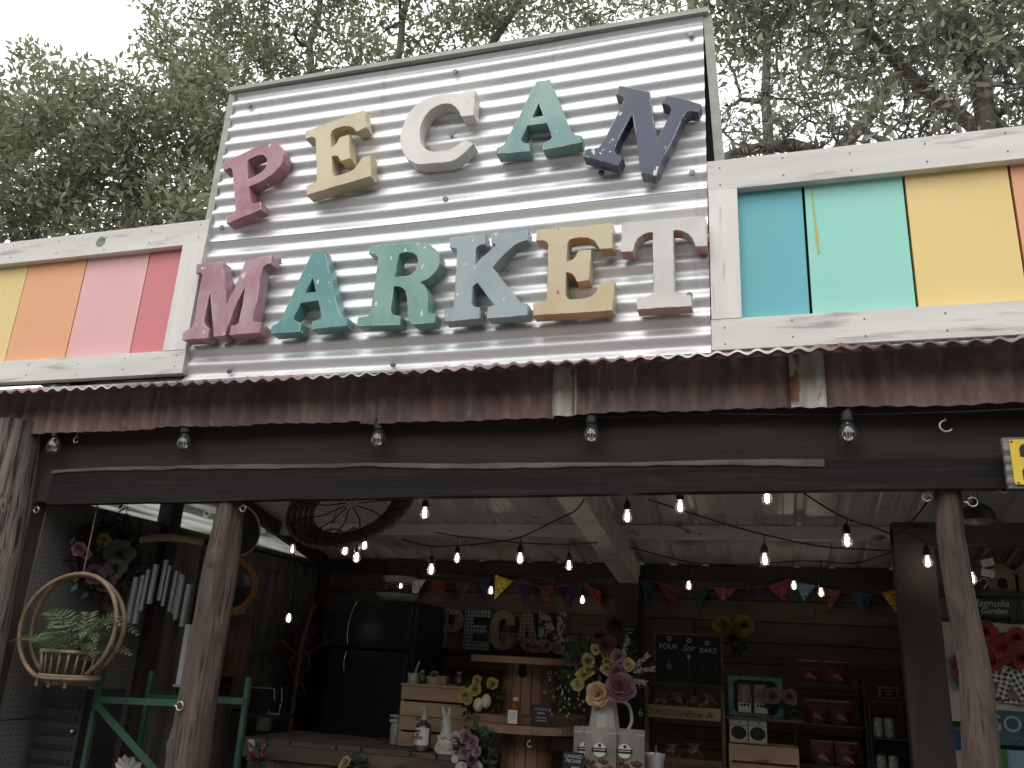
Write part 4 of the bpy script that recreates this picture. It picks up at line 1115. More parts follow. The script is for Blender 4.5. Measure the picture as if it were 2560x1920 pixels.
for lab, cord, bulbs in STRANDS:
    t = thing('string_lights', lab, 'string lights', cord[0], 'lit string lights in the shop')
    obj('cord', MB().tube(sagged(cord), .0042, 6), m_cord, t, smooth=180)
    for i, pos in bulbs:
        hang_bulb(t, cord[i], pos, True, watts=.26 if pos[1] > 2.4 else .15)
t = thing('string_lights', 'string of five large unlit clear bulbs along the front beam', 'string lights', (-3.4, .0, 2.52))
FB = [(-3.315, 2.480), (-2.56, 2.481), (-1.575, 2.474), (-.645, 2.471), (.304, 2.452)]
cpts = [(-3.55, .01, 2.55)]
for i, (x, z) in enumerate(FB):
    cpts.append((x, .034, z + .075))
    if i < 4: cpts.append(((x + FB[i + 1][0]) / 2, .036, z + .062 + .012 * (i % 2)))
cpts += [(.8, .01, 2.52), (1.4, .01, 2.54)]
obj('cord', MB().tube(sagged(cpts), .0032, 6), m_cord, t, smooth=180)
for x, z in FB:
    hang_bulb(t, (x, .034, z + .09), (x, .030, z), False, 1.55)

# ------------------------------------------------------------------ bunting
CLOTH = {'white': (190, 188, 182), 'maroon': (110, 44, 46), 'slate': (70, 78, 96), 'navy': (34, 44, 78), 'yellow': (206, 182, 72), 'brick': (108, 62, 56), 'blue': (46, 72, 92),
         'purple': (92, 42, 76), 'green': (30, 78, 56), 'pink': (160, 84, 106), 'magenta': (128, 50, 78), 'aqua': (112, 150, 166), 'orange': (206, 142, 72)}
def bunting(lab, tris, seed):
    x0 = tris[0][1][0][0]; x1 = tris[-1][1][1][0]
    t = thing('bunting', lab, 'bunting', ((x0 + x1) / 2, 2.9, tris[0][1][0][1]), 'pennant bunting on the back wall')
    cord = []
    for i, (c, (a, b, d)) in enumerate(tris):
        m = pm('printed cotton ' + c, srgb(*CLOTH[c]), tuple(min(1, q * 1.5 + .02) for q in srgb(*CLOTH[c])), rough=.85, scale=(40, 40, 40), lo=.5, hi=.56, detail=2,
               c3=tuple(q * .45 for q in srgb(*CLOTH[c])), c3scale=(55, 55, 55), c3lo=.56, c3hi=.6)
        mb = MB()
        n = 6
        yo = 2.90 - .01 * (i % 2)
        rows = []
        for r in range(n + 1):
            f = r / n
            l = (a[0] + (d[0] - a[0]) * f, a[1] + (d[1] - a[1]) * f); q = (b[0] + (d[0] - b[0]) * f, b[1] + (d[1] - b[1]) * f)
            row = []
            for s in range(5):
                g_ = s / 4
                row.append((l[0] + (q[0] - l[0]) * g_, yo + .012 * math.sin(g_ * 4 + i) * (1 - f) - .03 * f * smooth_noise(i * 3.1, seed), l[1] + (q[1] - l[1]) * g_))
            rows.append(row)
        for r in rows: mb.v += r
        for r in range(n):
            for s in range(4):
                k = r * 5 + s
                mb.f.append((k, k + 1, k + 6, k + 5))
        obj('pennant', mb, m, t, smooth=180)
        cord += [(a[0], yo + .004, a[1]), (b[0], yo + .004, b[1])]
    obj('tape', MB().tube(cord, .004, 6), pm('pink bunting tape', srgb(150, 60, 76), rough=.8), t)
bunting('bunting of printed cotton pennants hung over the small PECAN letters', BUNTING_L, 3)
bunting('bunting of bright printed pennants hung on the right half of the back wall', BUNTING_R, 8)

# ------------------------------------------------------------------ flowers
def petal(mb, c, ax, side, length, width, cup, n=4):
    """one cupped petal from c outward along ax"""
    up = Vector(ax).cross(Vector(side)).normalized()
    b = len(mb.v)
    ax, side = Vector(ax), Vector(side)
    prof = [(0, .25), (.35, .85), (.75, 1.0), (1.0, .45)]
    for f, w in prof:
        for s in (-1, 0, 1):
            p = Vector(c) + ax * (length * f) + side * (width * w * .5 * s) + up * (cup * length * (f * f) + .10 * length * abs(s) * w)
            mb.v.append(tuple(p))
    for r in range(3):
        for s in range(2):
            k = b + r * 3 + s
            mb.f.append((k, k + 1, k + 4, k + 3))
def bloom(c, r, face, layers=3, n=7, seed=0):
    """layered flower head facing 'face'"""
    rg = random.Random(seed)
    mb = MB()
    nrm = Vector(face).normalized()
    s = nrm.cross(Vector((0, 0, 1)))
    if s.length < .1: s = Vector((1, 0, 0))
    s.normalize(); t_ = nrm.cross(s)
    for l in range(layers):
        f = l / max(1, layers - 1) if layers > 1 else 0
        for k in range(n):
            a = 2 * PI * (k + .5 * l + .15 * rg.random()) / n
            d = s * math.cos(a) + t_ * math.sin(a)
            tilt = .15 + 1.0 * f
            ax = (d * math.cos(tilt) + nrm * math.sin(tilt)).normalized()
            sd = nrm.cross(d).normalized()
            petal(mb, Vector(c) + nrm * (.12 * r * l) + d * r * .05, ax, sd, r * (1 - .42 * f) * rg.uniform(.85, 1.1), r * .95 * (1 - .35 * f), .25 * rg.uniform(-.5, 1))
    return mb
def petal_mat(name, a, b):
    return pm('petal ' + name, srgb(*a), srgb(*b), rough=.7, scale=(26, 26, 26), detail=2)
m_stem = pm('dark green stem leaf', srgb(62, 82, 52), srgb(40, 56, 38), rough=.6, scale=(12, 12, 12))
m_fern = leaf_mat('fern green', srgb(66, 82, 52), srgb(104, 118, 76), .3)
def leaf_cloud(c, rad, n, ln, seed, w=.5):
    rg = np.random.default_rng(seed); mb = MB()
    for _ in range(n):
        d = rg.normal(size=3); d /= np.linalg.norm(d)
        p = Vector(c) + Vector(d * np.array(rad)) * (rg.random() ** .45)
        ax = Vector(d + rg.normal(size=3) * .6).normalized(); sd = ax.cross(Vector(rg.normal(size=3))).normalized()
        up = ax.cross(sd); l = ln * rg.uniform(.6, 1.3)
        mb.add([p, p + ax * l * .45 + sd * l * w * .5, p + ax * l, p + ax * l * .45 - sd * l * w * .5, p + ax * l * .5 - up * l * .08], [(0, 1, 4), (1, 2, 4), (2, 3, 4), (3, 0, 4)])
    return mb
def bouquet(lab, base, cloud, flowers, seed, group='artificial flower bunches', nleaf=260, ln=.05, cat='flowers'):
    t = thing('flower_bunch', lab, cat, base, group)
    lo = obj('foliage', leaf_cloud(cloud[0], cloud[1], nleaf, ln, seed), m_stem, t); lo['kind'] = 'stuff'
    for i, (p, r, nm, lay) in enumerate(flowers):
        obj('flower', bloom(p, r, (p[0] * .2 + .15, -1, .25), lay, 7 if lay < 4 else 9, seed + i), PET[nm], t, smooth=180)
        obj('stem', MB().tube([p, ((p[0] + base[0]) / 2, (p[1] + base[1]) / 2 + .02, (p[2] + base[2]) / 2), base], .003, 5), m_stem, t)
    return t
PET = {'yellow': petal_mat('yellow', (180, 166, 98), (162, 142, 74)), 'cream': petal_mat('cream', (182, 170, 132), (168, 152, 108)), 'peach': petal_mat('peach', (212, 192, 164), (204, 158, 106)),
       'pink': petal_mat('pink', (150, 110, 120), (128, 86, 98)), 'rose': petal_mat('rose', (112, 74, 84), (90, 54, 64)), 'dwhite': petal_mat('dimmed white', (124, 122, 114), (104, 102, 95)), 'dpink': petal_mat('dimmed pink', (134, 88, 98), (110, 70, 80)), 'dmauve': petal_mat('dimmed mauve', (88, 70, 80), (104, 82, 92)), 'dyellow': petal_mat('dimmed yellow', (150, 136, 76), (130, 116, 60)), 'white': petal_mat('white', (168, 166, 157), (146, 143, 134)),  # dimmed copies put the wreath's shade into its petal colours
       'mauve': petal_mat('mauve', (118, 86, 104), (138, 106, 122)), 'gold': petal_mat('gold', (150, 138, 70), (130, 116, 52)), 'ochre': petal_mat('ochre', (150, 116, 62), (122, 90, 44)), 'red': petal_mat('red', (150, 54, 56), (112, 36, 40)), 'blush': petal_mat('blush', (162, 134, 134), (142, 112, 114))}

# ------------------------------------------------------------------ left bay
# wreath on the pegboard
t = thing('wreath', 'dark spring wreath with yellow and white flowers on the grey pegboard', 'wreath', (-3.36, .55, 1.80))
rg = np.random.default_rng(5); mb = MB()
for i in range(520):
    a = rg.random() * 2 * PI; rr = .17 + rg.normal() * .04
    c = Vector((-3.345 + rg.random() * .05, .55 + rr * 1.15 * math.cos(a), 2.02 + rr * math.sin(a)))
    d = Vector((rg.normal() * .6 + .5, rg.normal(), rg.normal())).normalized(); s = d.cross(Vector((.3, .2, 1))).normalized()
    l = .05 * rg.uniform(.6, 1.4)
    mb.add([c, c + d * l * .5 + s * l * .2, c + d * l, c + d * l * .5 - s * l * .2], [(0, 1, 2), (0, 2, 3)])
w_ = obj('leaves', mb, pm('blackish green leaf', srgb(66, 80, 70), srgb(42, 52, 50), rough=.6, scale=(10, 10, 10)), t); w_['kind'] = 'stuff'
mb = MB(); mb.tube([(-3.37, .55 + .19 * math.cos(2 * PI * k / 24), 2.02 + .165 * math.sin(2 * PI * k / 24)) for k in range(24)], .02, 8, closed=True); obj('ring', mb, m_darkwood, t, smooth=180)
for p, r, nm, lay in (((-3.28, .435, 2.085), .035, 'dyellow', 2), ((-3.28, .56, 2.03), .075, 'dwhite', 2), ((-3.28, .55, 1.955), .055, 'dwhite', 2), ((-3.28, .285, 2.02), .035, 'dpink', 3), ((-3.28, .34, 2.0), .024, 'dpink', 2), ((-3.28, .42, 1.91), .05, 'dmauve', 3), ((-3.28, .50, 1.88), .05, 'dmauve', 3)):
    obj('flower', bloom(p, r, (1, -.8, .1), lay, 6, 3), PET[nm], t, smooth=180)
obj('ribbon', MB().grid(lambda u, w: (-3.30 + .02 * math.sin(u * 9), .50 + u * .12 + w, 1.87 - u * .20), list(np.linspace(0, 1, 8)), [0, .035, .07]), pm('mauve ribbon', srgb(96, 76, 80), rough=.6), t, smooth=180)

# hoop planter with fern
m_cane = pm('honey rattan cane', srgb(128, 107, 84), srgb(102, 83, 64), rough=.6, scale=(20, 20, 20), c3=srgb(104, 74, 48), c3scale=(50, 50, 50), c3lo=.64, c3hi=.7)
t = thing('hanging_planter', 'round rattan hoop planter with slatted basket hanging from the beam', 'planter', (-3.13, .13, 1.36))
for dy, rr, ph in ((-.03, .268, 0), (.03, .262, 1)):
    mb = MB(); mb.tube([(-3.075 + rr * math.cos(2 * PI * k / 48), .13 + dy * (1 - .85 * max(0, math.sin(2 * PI * k / 48)) ** 2), 1.645 + rr * .90 * math.sin(2 * PI * k / 48) * (1.0)) for k in range(48)], .0105, 8, closed=True)
    obj('hoop', mb, m_cane, t, smooth=180)
obj('cord', MB().tube([(-3.075, .13, 1.885), (-3.074, .13, 2.05), (-3.073, .13, 2.22)], .003, 6), m_cane, t)
for zz, rx in ((1.540, .155), (1.437, .135), (1.428, .138)):
    mb = MB(); mb.tube([(-3.035 + rx * math.cos(2 * PI * k / 32), .13 + .105 * math.sin(2 * PI * k / 32), zz) for k in range(32)], .0085, 8, closed=True); obj('rim', mb, m_cane, t, smooth=180)
mb0 = None
for k in range(22):
    a = 2 * PI * k / 22
    obj('slat', MB().tube([(-3.035 + .152 * math.cos(a), .13 + .102 * math.sin(a), 1.538), (-3.035 + .134 * math.cos(a), .13 + .095 * math.sin(a), 1.434)], .0055, 6), m_cane, t, smooth=180)
for dx, dy in ((-.11, -.06), (-.02, -.085), (.06, -.075), (.10, .03)):
    obj('leg', MB().tube([(-3.035 + dx, .13 + dy, 1.432), (-3.037 + dx, .13 + dy, 1.388)], .008, 6), m_cane, t)
fern = thing('fern', 'green fern growing in the rattan hoop planter', 'fern', (-3.10, .13, 1.44))
obj('soil', MB().lathe([(.0001, 0), (.12, 0), (.12, .05), (.0001, .055)], (-3.035, .13, 1.45), 16, 1, .75), pm('dark potting soil', (.02, .016, .012), rough=.95), fern)
rgf = np.random.default_rng(12)
for k in range(26):
    a = rgf.random() * 2 * PI; L_ = rgf.uniform(.14, .30); rise = rgf.uniform(.05, .22)
    if k < 3: a = (2.9, 3.2, 3.4)[k]; L_ = .34; rise = .10
    pts = []
    for s in range(15):
        f = s / 14
        pts.append(Vector((-3.035 + math.cos(a) * L_ * f, .13 + math.sin(a) * L_ * .6 * f, 1.50 + rise * math.sin(f * 2.0) * 1.1 - .03 * f * f)))
    mb = MB(); mb.tube(pts, .0016, 4, cap=False)
    for s in range(2, 15):
        d = (pts[s] - pts[s - 1]).normalized(); sd = d.cross(Vector((0, -.5, 1))).normalized()
        l = .052 * math.sin(PI * (s / 15) ** .7) + .006
        for sg in (-1, 1):
            e = (sd * sg + d * .45).normalized()
            mb.add([pts[s], pts[s] + e * l * .5 + d * .006, pts[s] + e * l, pts[s] + e * l * .5 - d * .006], [(0, 1, 2, 3)])
    obj('frond', mb, m_fern, fern)

# wind chime
t = thing('wind_chime', 'wind chime of silver tubes under a driftwood bar beside the middle post', 'wind chime', (-2.88, .45, 1.62))
m_drift = pm('pale driftwood', srgb(160, 136, 104), srgb(132, 110, 82), rough=.7, scale=(4, 16, 16))
obj('bar', MB().tube([(-3.06, .45, 2.090), (-2.98, .45, 2.102), (-2.88, .45, 2.104), (-2.78, .45, 2.098), (-2.695, .45, 2.086)], [.016, .019, .019, .018, .019], 12), m_drift, t, smooth=60)
obj('cord', MB().tube([(-2.98, .45, 2.10), (-2.88, .40, 2.22), (-2.80, .45, 2.10)], .002, 5), m_cord, t)
m_tube = pm('brushed aluminium tube', (.24, .26, .25), (.19, .21, .20), metal=.7, rough=.42, scale=(10, 10, 2))
for (a,), (b,), r in CHIME:
    tb_ = obj('tube', MB().tube([(a[0], .45 + .02 * math.sin(a[0] * 60), a[1]), (a[0] - .004, .45 + .02 * math.sin(a[0] * 60), b[1])], r * .92, 12), m_tube, t, smooth=60)
    obj('string', MB().tube([(a[0], .45, a[1]), (a[0] * .6 - 2.88 * .4, .45, 2.09)], .0009, 4), m_cord, tb_)

# green steel stand
m_green = pm('green painted steel', srgb(50, 84, 68), srgb(40, 68, 55), rough=.45, scale=(9, 9, 9), c3=srgb(24, 48, 38), c3scale=(24, 24, 24), c3lo=.62, c3hi=.7)
t = thing('steel_stand', 'green angle steel stand with a diagonal brace in the left bay', 'stand', (-2.7, .44, .12))
for x, y in ((-2.99, .27), (-2.43, .27), (-2.99, .62), (-2.43, .62)):
    obj('leg', MB().box(x - .011, x + .011, y - .004, y + .018, .12, 1.505 if y < .4 else 1.46), m_green, t)
for y in (.27, .62):
    obj('rail', MB().bar((-2.99, y - .008, 1.336), (-2.43, y - .008, 1.352), .006, .028), m_green, t)
obj('brace', MB().bar((-2.985, .258, 1.325), (-2.44, .258, .97), .006, .032), m_green, t)
obj('bolt', MB().ball((-2.99, .254, 1.318), .007, 8, 5), m_screw, t)
obj('shelf', MB().box(-3.0, -2.42, .275, .635, .985, 1.0), m_darkwood, t)
# dark cabinet and things on the stand
t = thing('cabinet', 'black slatted cabinet under the rattan planter', 'cabinet', (-3.21, .40, .12))
m_black = pm('black paint', (.022, .023, .024), (.03, .03, .03), rough=.5, scale=(8, 8, 8))
obj('case', MB().box(-3.335, -3.075, .30, .56, .12, 1.372), m_black, t)
for k in range(9):
    obj('louver', MB().obox((-3.205, .292, 1.30 - k * .06), (.22, .006, .028), (R(25), 0, 0)), m_black, t)
obj('knob', MB().ball((-3.10, .285, 1.19), .009, 10, 6), m_steel, t, smooth=180)
t = thing('shell_dish', 'white ribbed ceramic shell on the green stand shelf', 'ornament', (-2.87, .45, 1.0))
mb = MB()
mb.grid(lambda u, w: (-2.87 + .075 * w * (1 + .3 * math.cos(u)) * math.cos(u) * (1 + .10 * math.cos(11 * u)), (.43 - .03 * w), 1.005 + .105 * (1 - w * .35) * (0.25 + .75 * abs(math.sin(u))) * (1 + .08 * math.cos(11 * u)) * w + .02), list(np.linspace(0, PI, 45)), list(np.linspace(.05, 1, 8)))
obj('shell', mb, pm('matt white glaze', srgb(200, 196, 182), srgb(176, 172, 158), rough=.5, scale=(14, 14, 14)), t, smooth=180)
obj('foot', MB().lathe([(.03, 0), (.04, .01), (.02, .03), (.0001, .03)], (-2.87, .45, 1.0), 16), MATS['matt white glaze'], t)
t = thing('metal_flamingo', 'red painted metal bird with a bent neck beside the middle post', 'ornament', (-2.46, .36, .12))
m_red = pm('red enamel', srgb(178, 60, 66), srgb(140, 40, 46), rough=.3, scale=(14, 14, 14))
obj('neck', MB().tube(sagged([(-2.405, .36, 1.30), (-2.45, .36, 1.24), (-2.505, .35, 1.185), (-2.49, .34, 1.14), (-2.465, .34, 1.06), (-2.44, .35, .98)]), .010, 8), m_red, t, smooth=180)
obj('body', MB().ball((-2.44, .38, .92), .10, 14, 9, (1.3, .7, .8)), m_red, t, smooth=180)
obj('leg', MB().tube([(-2.43, .38, .86), (-2.43, .38, .12)], .005, 6), m_red, t)
obj('leg', MB().tube([(-2.46, .38, .86), (-2.47, .38, .12)], .005, 6), m_red, t)
bouquet('small red blossoms on a stem between the middle post and the bench', (-2.52, 1.0, .95), ((-2.55, 1.0, 1.05), (.05, .04, .08)), [((-2.57, .97, 1.07), .022, 'red', 2), ((-2.545, .97, 1.05), .02, 'red', 2), ((-2.50, .97, 1.09), .022, 'red', 2), ((-2.51, .97, 1.12), .016, 'pink', 2)], 61, nleaf=50)
t = thing('clay_cone', 'small white cone shaped cup right of the middle post', 'cup', (-2.60, 1.0, 1.07))
obj('cone', MB().lathe([(.004, 0), (.026, .07), (.024, .07), (.003, .005)], (-2.60, 1.0, 1.07), 16), MATS['matt white glaze'], t, smooth=60)
# round dark mirrors behind the middle post
m_mirror = pm('dark mirror glass', (.02, .022, .025), rough=.12, spec=.6)
def disc(name, lab, c, rx, rz, rim, petals=0):
    t = thing(name, lab, 'wall disc', (c[0], c[1], c[2] - rz))
    M_ = Matrix.Translation(c) @ Matrix.Rotation(R(66), 4, 'Z') @ Matrix.Rotation(PI / 2, 4, 'X')
    obj('plate', MB().lathe([(.0001, .006), (rz * .93, .006), (rz * .93, 0), (.0001, 0)], n=32).xf(M_), m_mirror, t)
    mb = MB(); mb.tube([(rz * .96 * math.cos(2 * PI * k / 36), rz * .96 * math.sin(2 * PI * k / 36), .004) for k in range(36)], rz * .05, 8, closed=True); obj('rim', mb.xf(M_), rim, t, smooth=180)
    for k in range(petals):
        a = 2 * PI * k / petals
        mb = MB(); petal(mb, (rz * .95 * math.cos(a), rz * .95 * math.sin(a), .008), (math.cos(a), math.sin(a), 0), (-math.sin(a), math.cos(a), 0), rz * .34, rz * .30, .1); obj('petal', mb.xf(M_), PET['ochre'], t)
disc('wall_disc', 'dark round plate with thin rim hung behind the middle post top', (-2.885, 1.0, 2.225), .11, .150, pm('pewter rim', (.3, .28, .26), metal=.8, rough=.4))
disc('wall_disc', 'dark round sunflower mirror with golden petals behind the middle post', (-2.935, 1.1, 1.925), .11, .125, m_darkwood, 34)
# washboard and galvanised sheet on the left wall
t = thing('wooden_panel', 'red brown wooden panel leaning right of the middle post', 'panel', (-3.0, 1.32, 1.44))
m_redwood = pm('red brown plank', srgb(110, 78, 64), srgb(84, 56, 46), rough=.7, scale=(16, 16, 1.6), bump=.3, bscale=(50, 50, 4))
for k in range(4):
    obj('plank', MB().box(-3.085 + k * .045, -3.043 + k * .045, 1.30, 1.32, 1.44, 1.775 - .008 * (k % 2)), m_redwood, t)
obj('batten', MB().box(-3.085, -2.91, 1.32, 1.335, 1.6, 1.64), m_redwood, t)
t = thing('galvanised_sheet', 'ribbed galvanised panel hanging below the wind chime', 'panel', (-3.02, 1.0, 1.38))
obj('sheet', MB().grid(lambda u, w: (u, 1.0 + .008 * math.cos(u * 2 * PI / .05), w), list(np.linspace(-3.12, -2.90, 45)), [1.38, 1.7]), m_galv, t, smooth=180)
obj('rail', MB().box(-3.13, -2.89, .985, .99, 1.372, 1.384), m_whitebd, t)
# wire-edged lantern box
t = thing('lantern', 'black glass lantern with thin white edges on the left shelving', 'lantern', (-2.92, 1.6, 1.22))
m_wire = pm('white wire edge', srgb(206, 208, 206), rough=.4)
obj('glass', MB().box(-3.03, -2.85, 1.60, 1.72, 1.235, 1.36), m_mirror, t)
for a, b in (((-3.035, 1.362), (-2.87, 1.366)), ((-2.86, 1.30), (-2.872, 1.366)), ((-2.81, 1.29), (-2.822, 1.375)), ((-2.82, 1.225), (-2.815, 1.282)), ((-2.89, 1.225), (-2.82, 1.225)), ((-2.89, 1.245), (-2.89, 1.225))):
    obj('edge', MB().tube([(a[0], 1.592, a[1]), (b[0], 1.592, b[1])], .0022, 5), m_wire, t)
obj('base', MB().box(-3.04, -2.80, 1.59, 1.74, 1.20, 1.222), m_black, t)
# extinguisher
t = thing('fire_extinguisher', 'pale fire extinguisher cylinder standing left of the bench', 'extinguisher', (-3.16, 2.0, 1.09))
m_ext = pm('off white enamel', srgb(170, 170, 160), srgb(140, 140, 132), rough=.4, scale=(12, 12, 12))
M_ = Matrix.Translation((-3.165, 2.0, 1.09)) @ Matrix.Rotation(R(5), 4, 'Y')
obj('body', MB().lathe([(.0001, 0), (.046, 0), (.048, .01), (.048, .20), (.042, .225), (.016, .238), (.014, .25), (.0001, .25)], n=20).xf(M_), m_ext, t, smooth=50)
obj('valve', MB().lathe([(.012, .25), (.014, .262), (.006, .268), (.0001, .268)], n=10).xf(M_), m_black, t)
obj('handle', MB().obox((.012, 0, .268), (.06, .014, .008), (0, R(-12), 0)).xf(M_), m_black, t)
# scroll coat stand
t = thing('coat_stand', 'rusty pink wrought iron scroll coat stand beside the dark refrigerator', 'coat stand', (-3.08, 2.2, .12))
m_iron = pm('flaking pink iron', srgb(108, 78, 76), srgb(80, 58, 56), rough=.6, scale=(20, 20, 20))
pole = [(-3.02, 2.2, 1.89), (-3.05, 2.2, 1.76), (-3.069, 2.2, 1.664), (-3.08, 2.2, 1.45), (-3.082, 2.2, 1.2), (-3.083, 2.2, .13)]
obj('pole', MB().tube(pole, [.010, .016, .018, .018, .017, .016], 10), m_iron, t, smooth=180)
def spiral(cx, cz, r0, turns, a0, sg=1, n=22):
    return [(cx + sg * r0 * (1 - .75 * k / n) * math.cos(a0 + turns * 2 * PI * k / n), 2.2, cz + r0 * (1 - .75 * k / n) * math.sin(a0 + turns * 2 * PI * k / n)) for k in range(n + 1)]
for sg in (-1, 1):
    obj('arm', MB().tube(sagged([(-3.072, 2.2, 1.60), (-3.07 + sg * .05, 2.2, 1.575), (-3.07 + sg * .11, 2.2, 1.61), (-3.07 + sg * .17, 2.2, 1.665)]) + spiral(-3.07 + sg * .185, 1.648, .022, 1.0, R(110), sg), .0065, 6), m_iron, t, smooth=180)
    for zz, rr in ((1.72, .045), (1.645, .034), (1.55, .04)):
        obj('scroll', MB().tube(spiral(-3.065 + sg * rr * .9, zz, rr, 1.15, R(200), sg), .005, 6), m_iron, t, smooth=180)
    obj('leaf_bar', MB().tube(sagged([(-3.06, 2.2, 1.58), (-3.07 + sg * .075, 2.2, 1.53), (-3.075 + sg * .06, 2.2, 1.46), (-3.08 + sg * .012, 2.2, 1.40)]), .005, 6), m_iron, t, smooth=180)
    obj('foot', MB().tube(sagged([(-3.08, 2.2, 1.38), (-3.08 + sg * .05, 2.2, 1.37), (-3.08 + sg * .075, 2.2, 1.30)]), .005, 6), m_iron, t, smooth=180)
obj('finial', MB().tube(spiral(-3.012, 1.885, .018, 1.1, R(180)), .006, 6), m_iron, t, smooth=180)

# ------------------------------------------------------------------ refrigerator with enamel pans
t = thing('refrigerator', 'tall black rounded refrigerator in the back left corner', 'refrigerator', (-2.62, 2.6, .12))
m_fr = pm('black gloss enamel', (.024, .028, .034), (.030, .034, .040), rough=.30, scale=(3, 3, 3), spec=.25)
def rbox(x0, x1, y0, y1, z0, z1, r):
    pl_ = rrect(x0, x1, y0, y1, r, 6)
    n = len(pl_); mb = MB()
    ins = [(1, z0), (1, z1 - r * .6), (.985, z1 - r * .25), (.93, z1)]
    cx_, cy_ = (x0 + x1) / 2, (y0 + y1) / 2
    for s, z in ins:
        mb.v += [(cx_ + (x - cx_) * s, cy_ + (y - cy_) * s, z) for x, y in pl_]
    for i in range(len(ins) - 1):
        for k in range(n):
            l = (k + 1) % n
            mb.f.append((i * n + k, i * n + l, (i + 1) * n + l, (i + 1) * n + k))
    mb.f.append(tuple((len(ins) - 1) * n + k for k in range(n))); mb.f.append(tuple(range(n))[::-1])
    return mb
obj('body', rbox(-2.93, -2.32, 2.36, 2.97, .16, 1.95, .07), m_fr, t, smooth=50)
obj('freezer_door', rbox(-2.92, -2.33, 2.30, 2.36, 1.625, 1.945, .025), m_fr, t, smooth=50)
obj('door', rbox(-2.92, -2.33, 2.30, 2.36, .20, 1.61, .025), m_fr, t, smooth=50)
m_chrome = pm('chrome trim', (.75, .75, .75), metal=1.0, rough=.12)
obj('handle', MB().tube(sagged([(-2.735, 2.285, 1.93), (-2.765, 2.270, 1.83), (-2.775, 2.270, 1.72), (-2.772, 2.285, 1.64)]), .0045, 8), m_chrome, t, smooth=180)
obj('handle', MB().tube(sagged([(-2.775, 2.285, 1.60), (-2.778, 2.270, 1.54), (-2.776, 2.285, 1.46)]), .0045, 8), m_chrome, t, smooth=180)
for x, y in ((-2.86, 2.42), (-2.39, 2.42), (-2.86, 2.9), (-2.39, 2.9)):
    obj('foot', MB().lathe([(.02, 0), (.02, .045), (.0001, .045)], (x, y, .118), 10), m_black, t)
m_enam = pm('chipped white enamelware', srgb(196, 196, 190), srgb(176, 176, 170), rough=.3, scale=(20, 20, 20), c3=(.02, .02, .02), c3scale=(60, 60, 60), c3lo=.68, c3hi=.7)
def pan(lab, c, r, h):
    t = thing('enamel_pan', lab, 'pan', c, 'enamel pans on the refrigerator')
    obj('bowl', MB().lathe([(.0001, .004), (r * .72, .004), (r * .95, h), (r, h + .004), (r, h), (r * .74, 0), (.0001, 0)], c, 24), m_enam, t, smooth=50)
    mb = MB(); mb.tube([(c[0] + r * math.cos(2 * PI * k / 32), c[1] + r * math.sin(2 * PI * k / 32), c[2] + h + .003) for k in range(32)], .005, 6, closed=True); obj('rim', mb, m_black, t, smooth=180)
pan('wide white enamel pan with black rim lying on the refrigerator', (-2.545, 2.52, 1.953), .155, .052)
t = thing('wire_riser', 'dark wire riser holding the smaller enamel pan', 'stand', (-2.55, 2.58, 2.01))
for k in range(4):
    a = 2 * PI * k / 4 + .4
    obj('leg', MB().tube([(-2.55 + .10 * math.cos(a), 2.55 + .10 * math.sin(a), 1.958), (-2.55 + .09 * math.cos(a), 2.55 + .09 * math.sin(a), 2.078)], .004, 6), m_black, t)
mb = MB(); mb.tube([(-2.55 + .09 * math.cos(2 * PI * k / 24), 2.55 + .09 * math.sin(2 * PI * k / 24), 2.078) for k in range(24)], .004, 6, closed=True); obj('ring', mb, m_black, t)
pan('smaller white enamel pan raised above the wide one', (-2.55, 2.55, 2.082), .125, .045)

# ------------------------------------------------------------------ woven tray hung from the roof
t = thing('woven_tray', 'round pinkish woven tray with spokes hanging under the roof', 'woven tray', (-2.19, 1.0, 2.22))
m_wic = pm('pink tinted wicker', srgb(116, 97, 90), srgb(90, 74, 69), rough=.7, scale=(40, 40, 40), bump=.5, bscale=(70, 70, 70))
M_ = Matrix.Translation((-2.185, 1.0, 2.395)) @ Matrix.Rotation(R(52), 4, 'X')
for i, rr in enumerate((.355, .326, .296, .266, .236)):
    mb = MB()
    for k in range(40):
        a0, a1 = 2 * PI * k / 40, 2 * PI * (k + .86) / 40
        mb.tube([(rr * math.cos(a0), rr * math.sin(a0), -.008 * i), (rr * math.cos((a0 + a1) / 2) * 1.01, rr * math.sin((a0 + a1) / 2) * 1.01, -.008 * i - .004), (rr * math.cos(a1), rr * math.sin(a1), -.008 * i)], .0150, 6)
    wv = obj('weave_row', mb.xf(M_), m_wic, t, smooth=180); wv['kind'] = 'stuff'
    mb = MB(); mb.tube([(rr * math.cos(2 * PI * k / 40), rr * math.sin(2 * PI * k / 40), -.008 * i) for k in range(40)], .006, 6, closed=True); obj('hoop', mb.xf(M_), m_wic, t, smooth=180)
for k in range(12):
    a = 2 * PI * k / 12
    obj('spoke', MB().tube([(.355 * math.cos(a), .355 * math.sin(a), 0), (.16 * math.cos(a + .12), .16 * math.sin(a + .12), -.02), (.04 * math.cos(a), .04 * math.sin(a), -.02)], .004, 5).xf(M_), m_darkwood, t)
for k in range(3):
    a = 2 * PI * k / 3 + .5
    obj('cord', MB().tube([M_ @ Vector((.35 * math.cos(a), .35 * math.sin(a), 0)), (-2.18, 1.0, 2.69)], .002, 5), m_cord, t)

def scrawl(w, h, seed=0):
    """handwriting too small to read: a run of loops along x"""
    n = 26
    return [((k / n - .5) * w + .05 * w * math.sin(k * 1.9 + seed), 0, h * .5 * math.sin(k * 1.35 + seed) * (.5 + .5 * abs(math.sin(k * .7 + seed)))) for k in range(n + 1)]

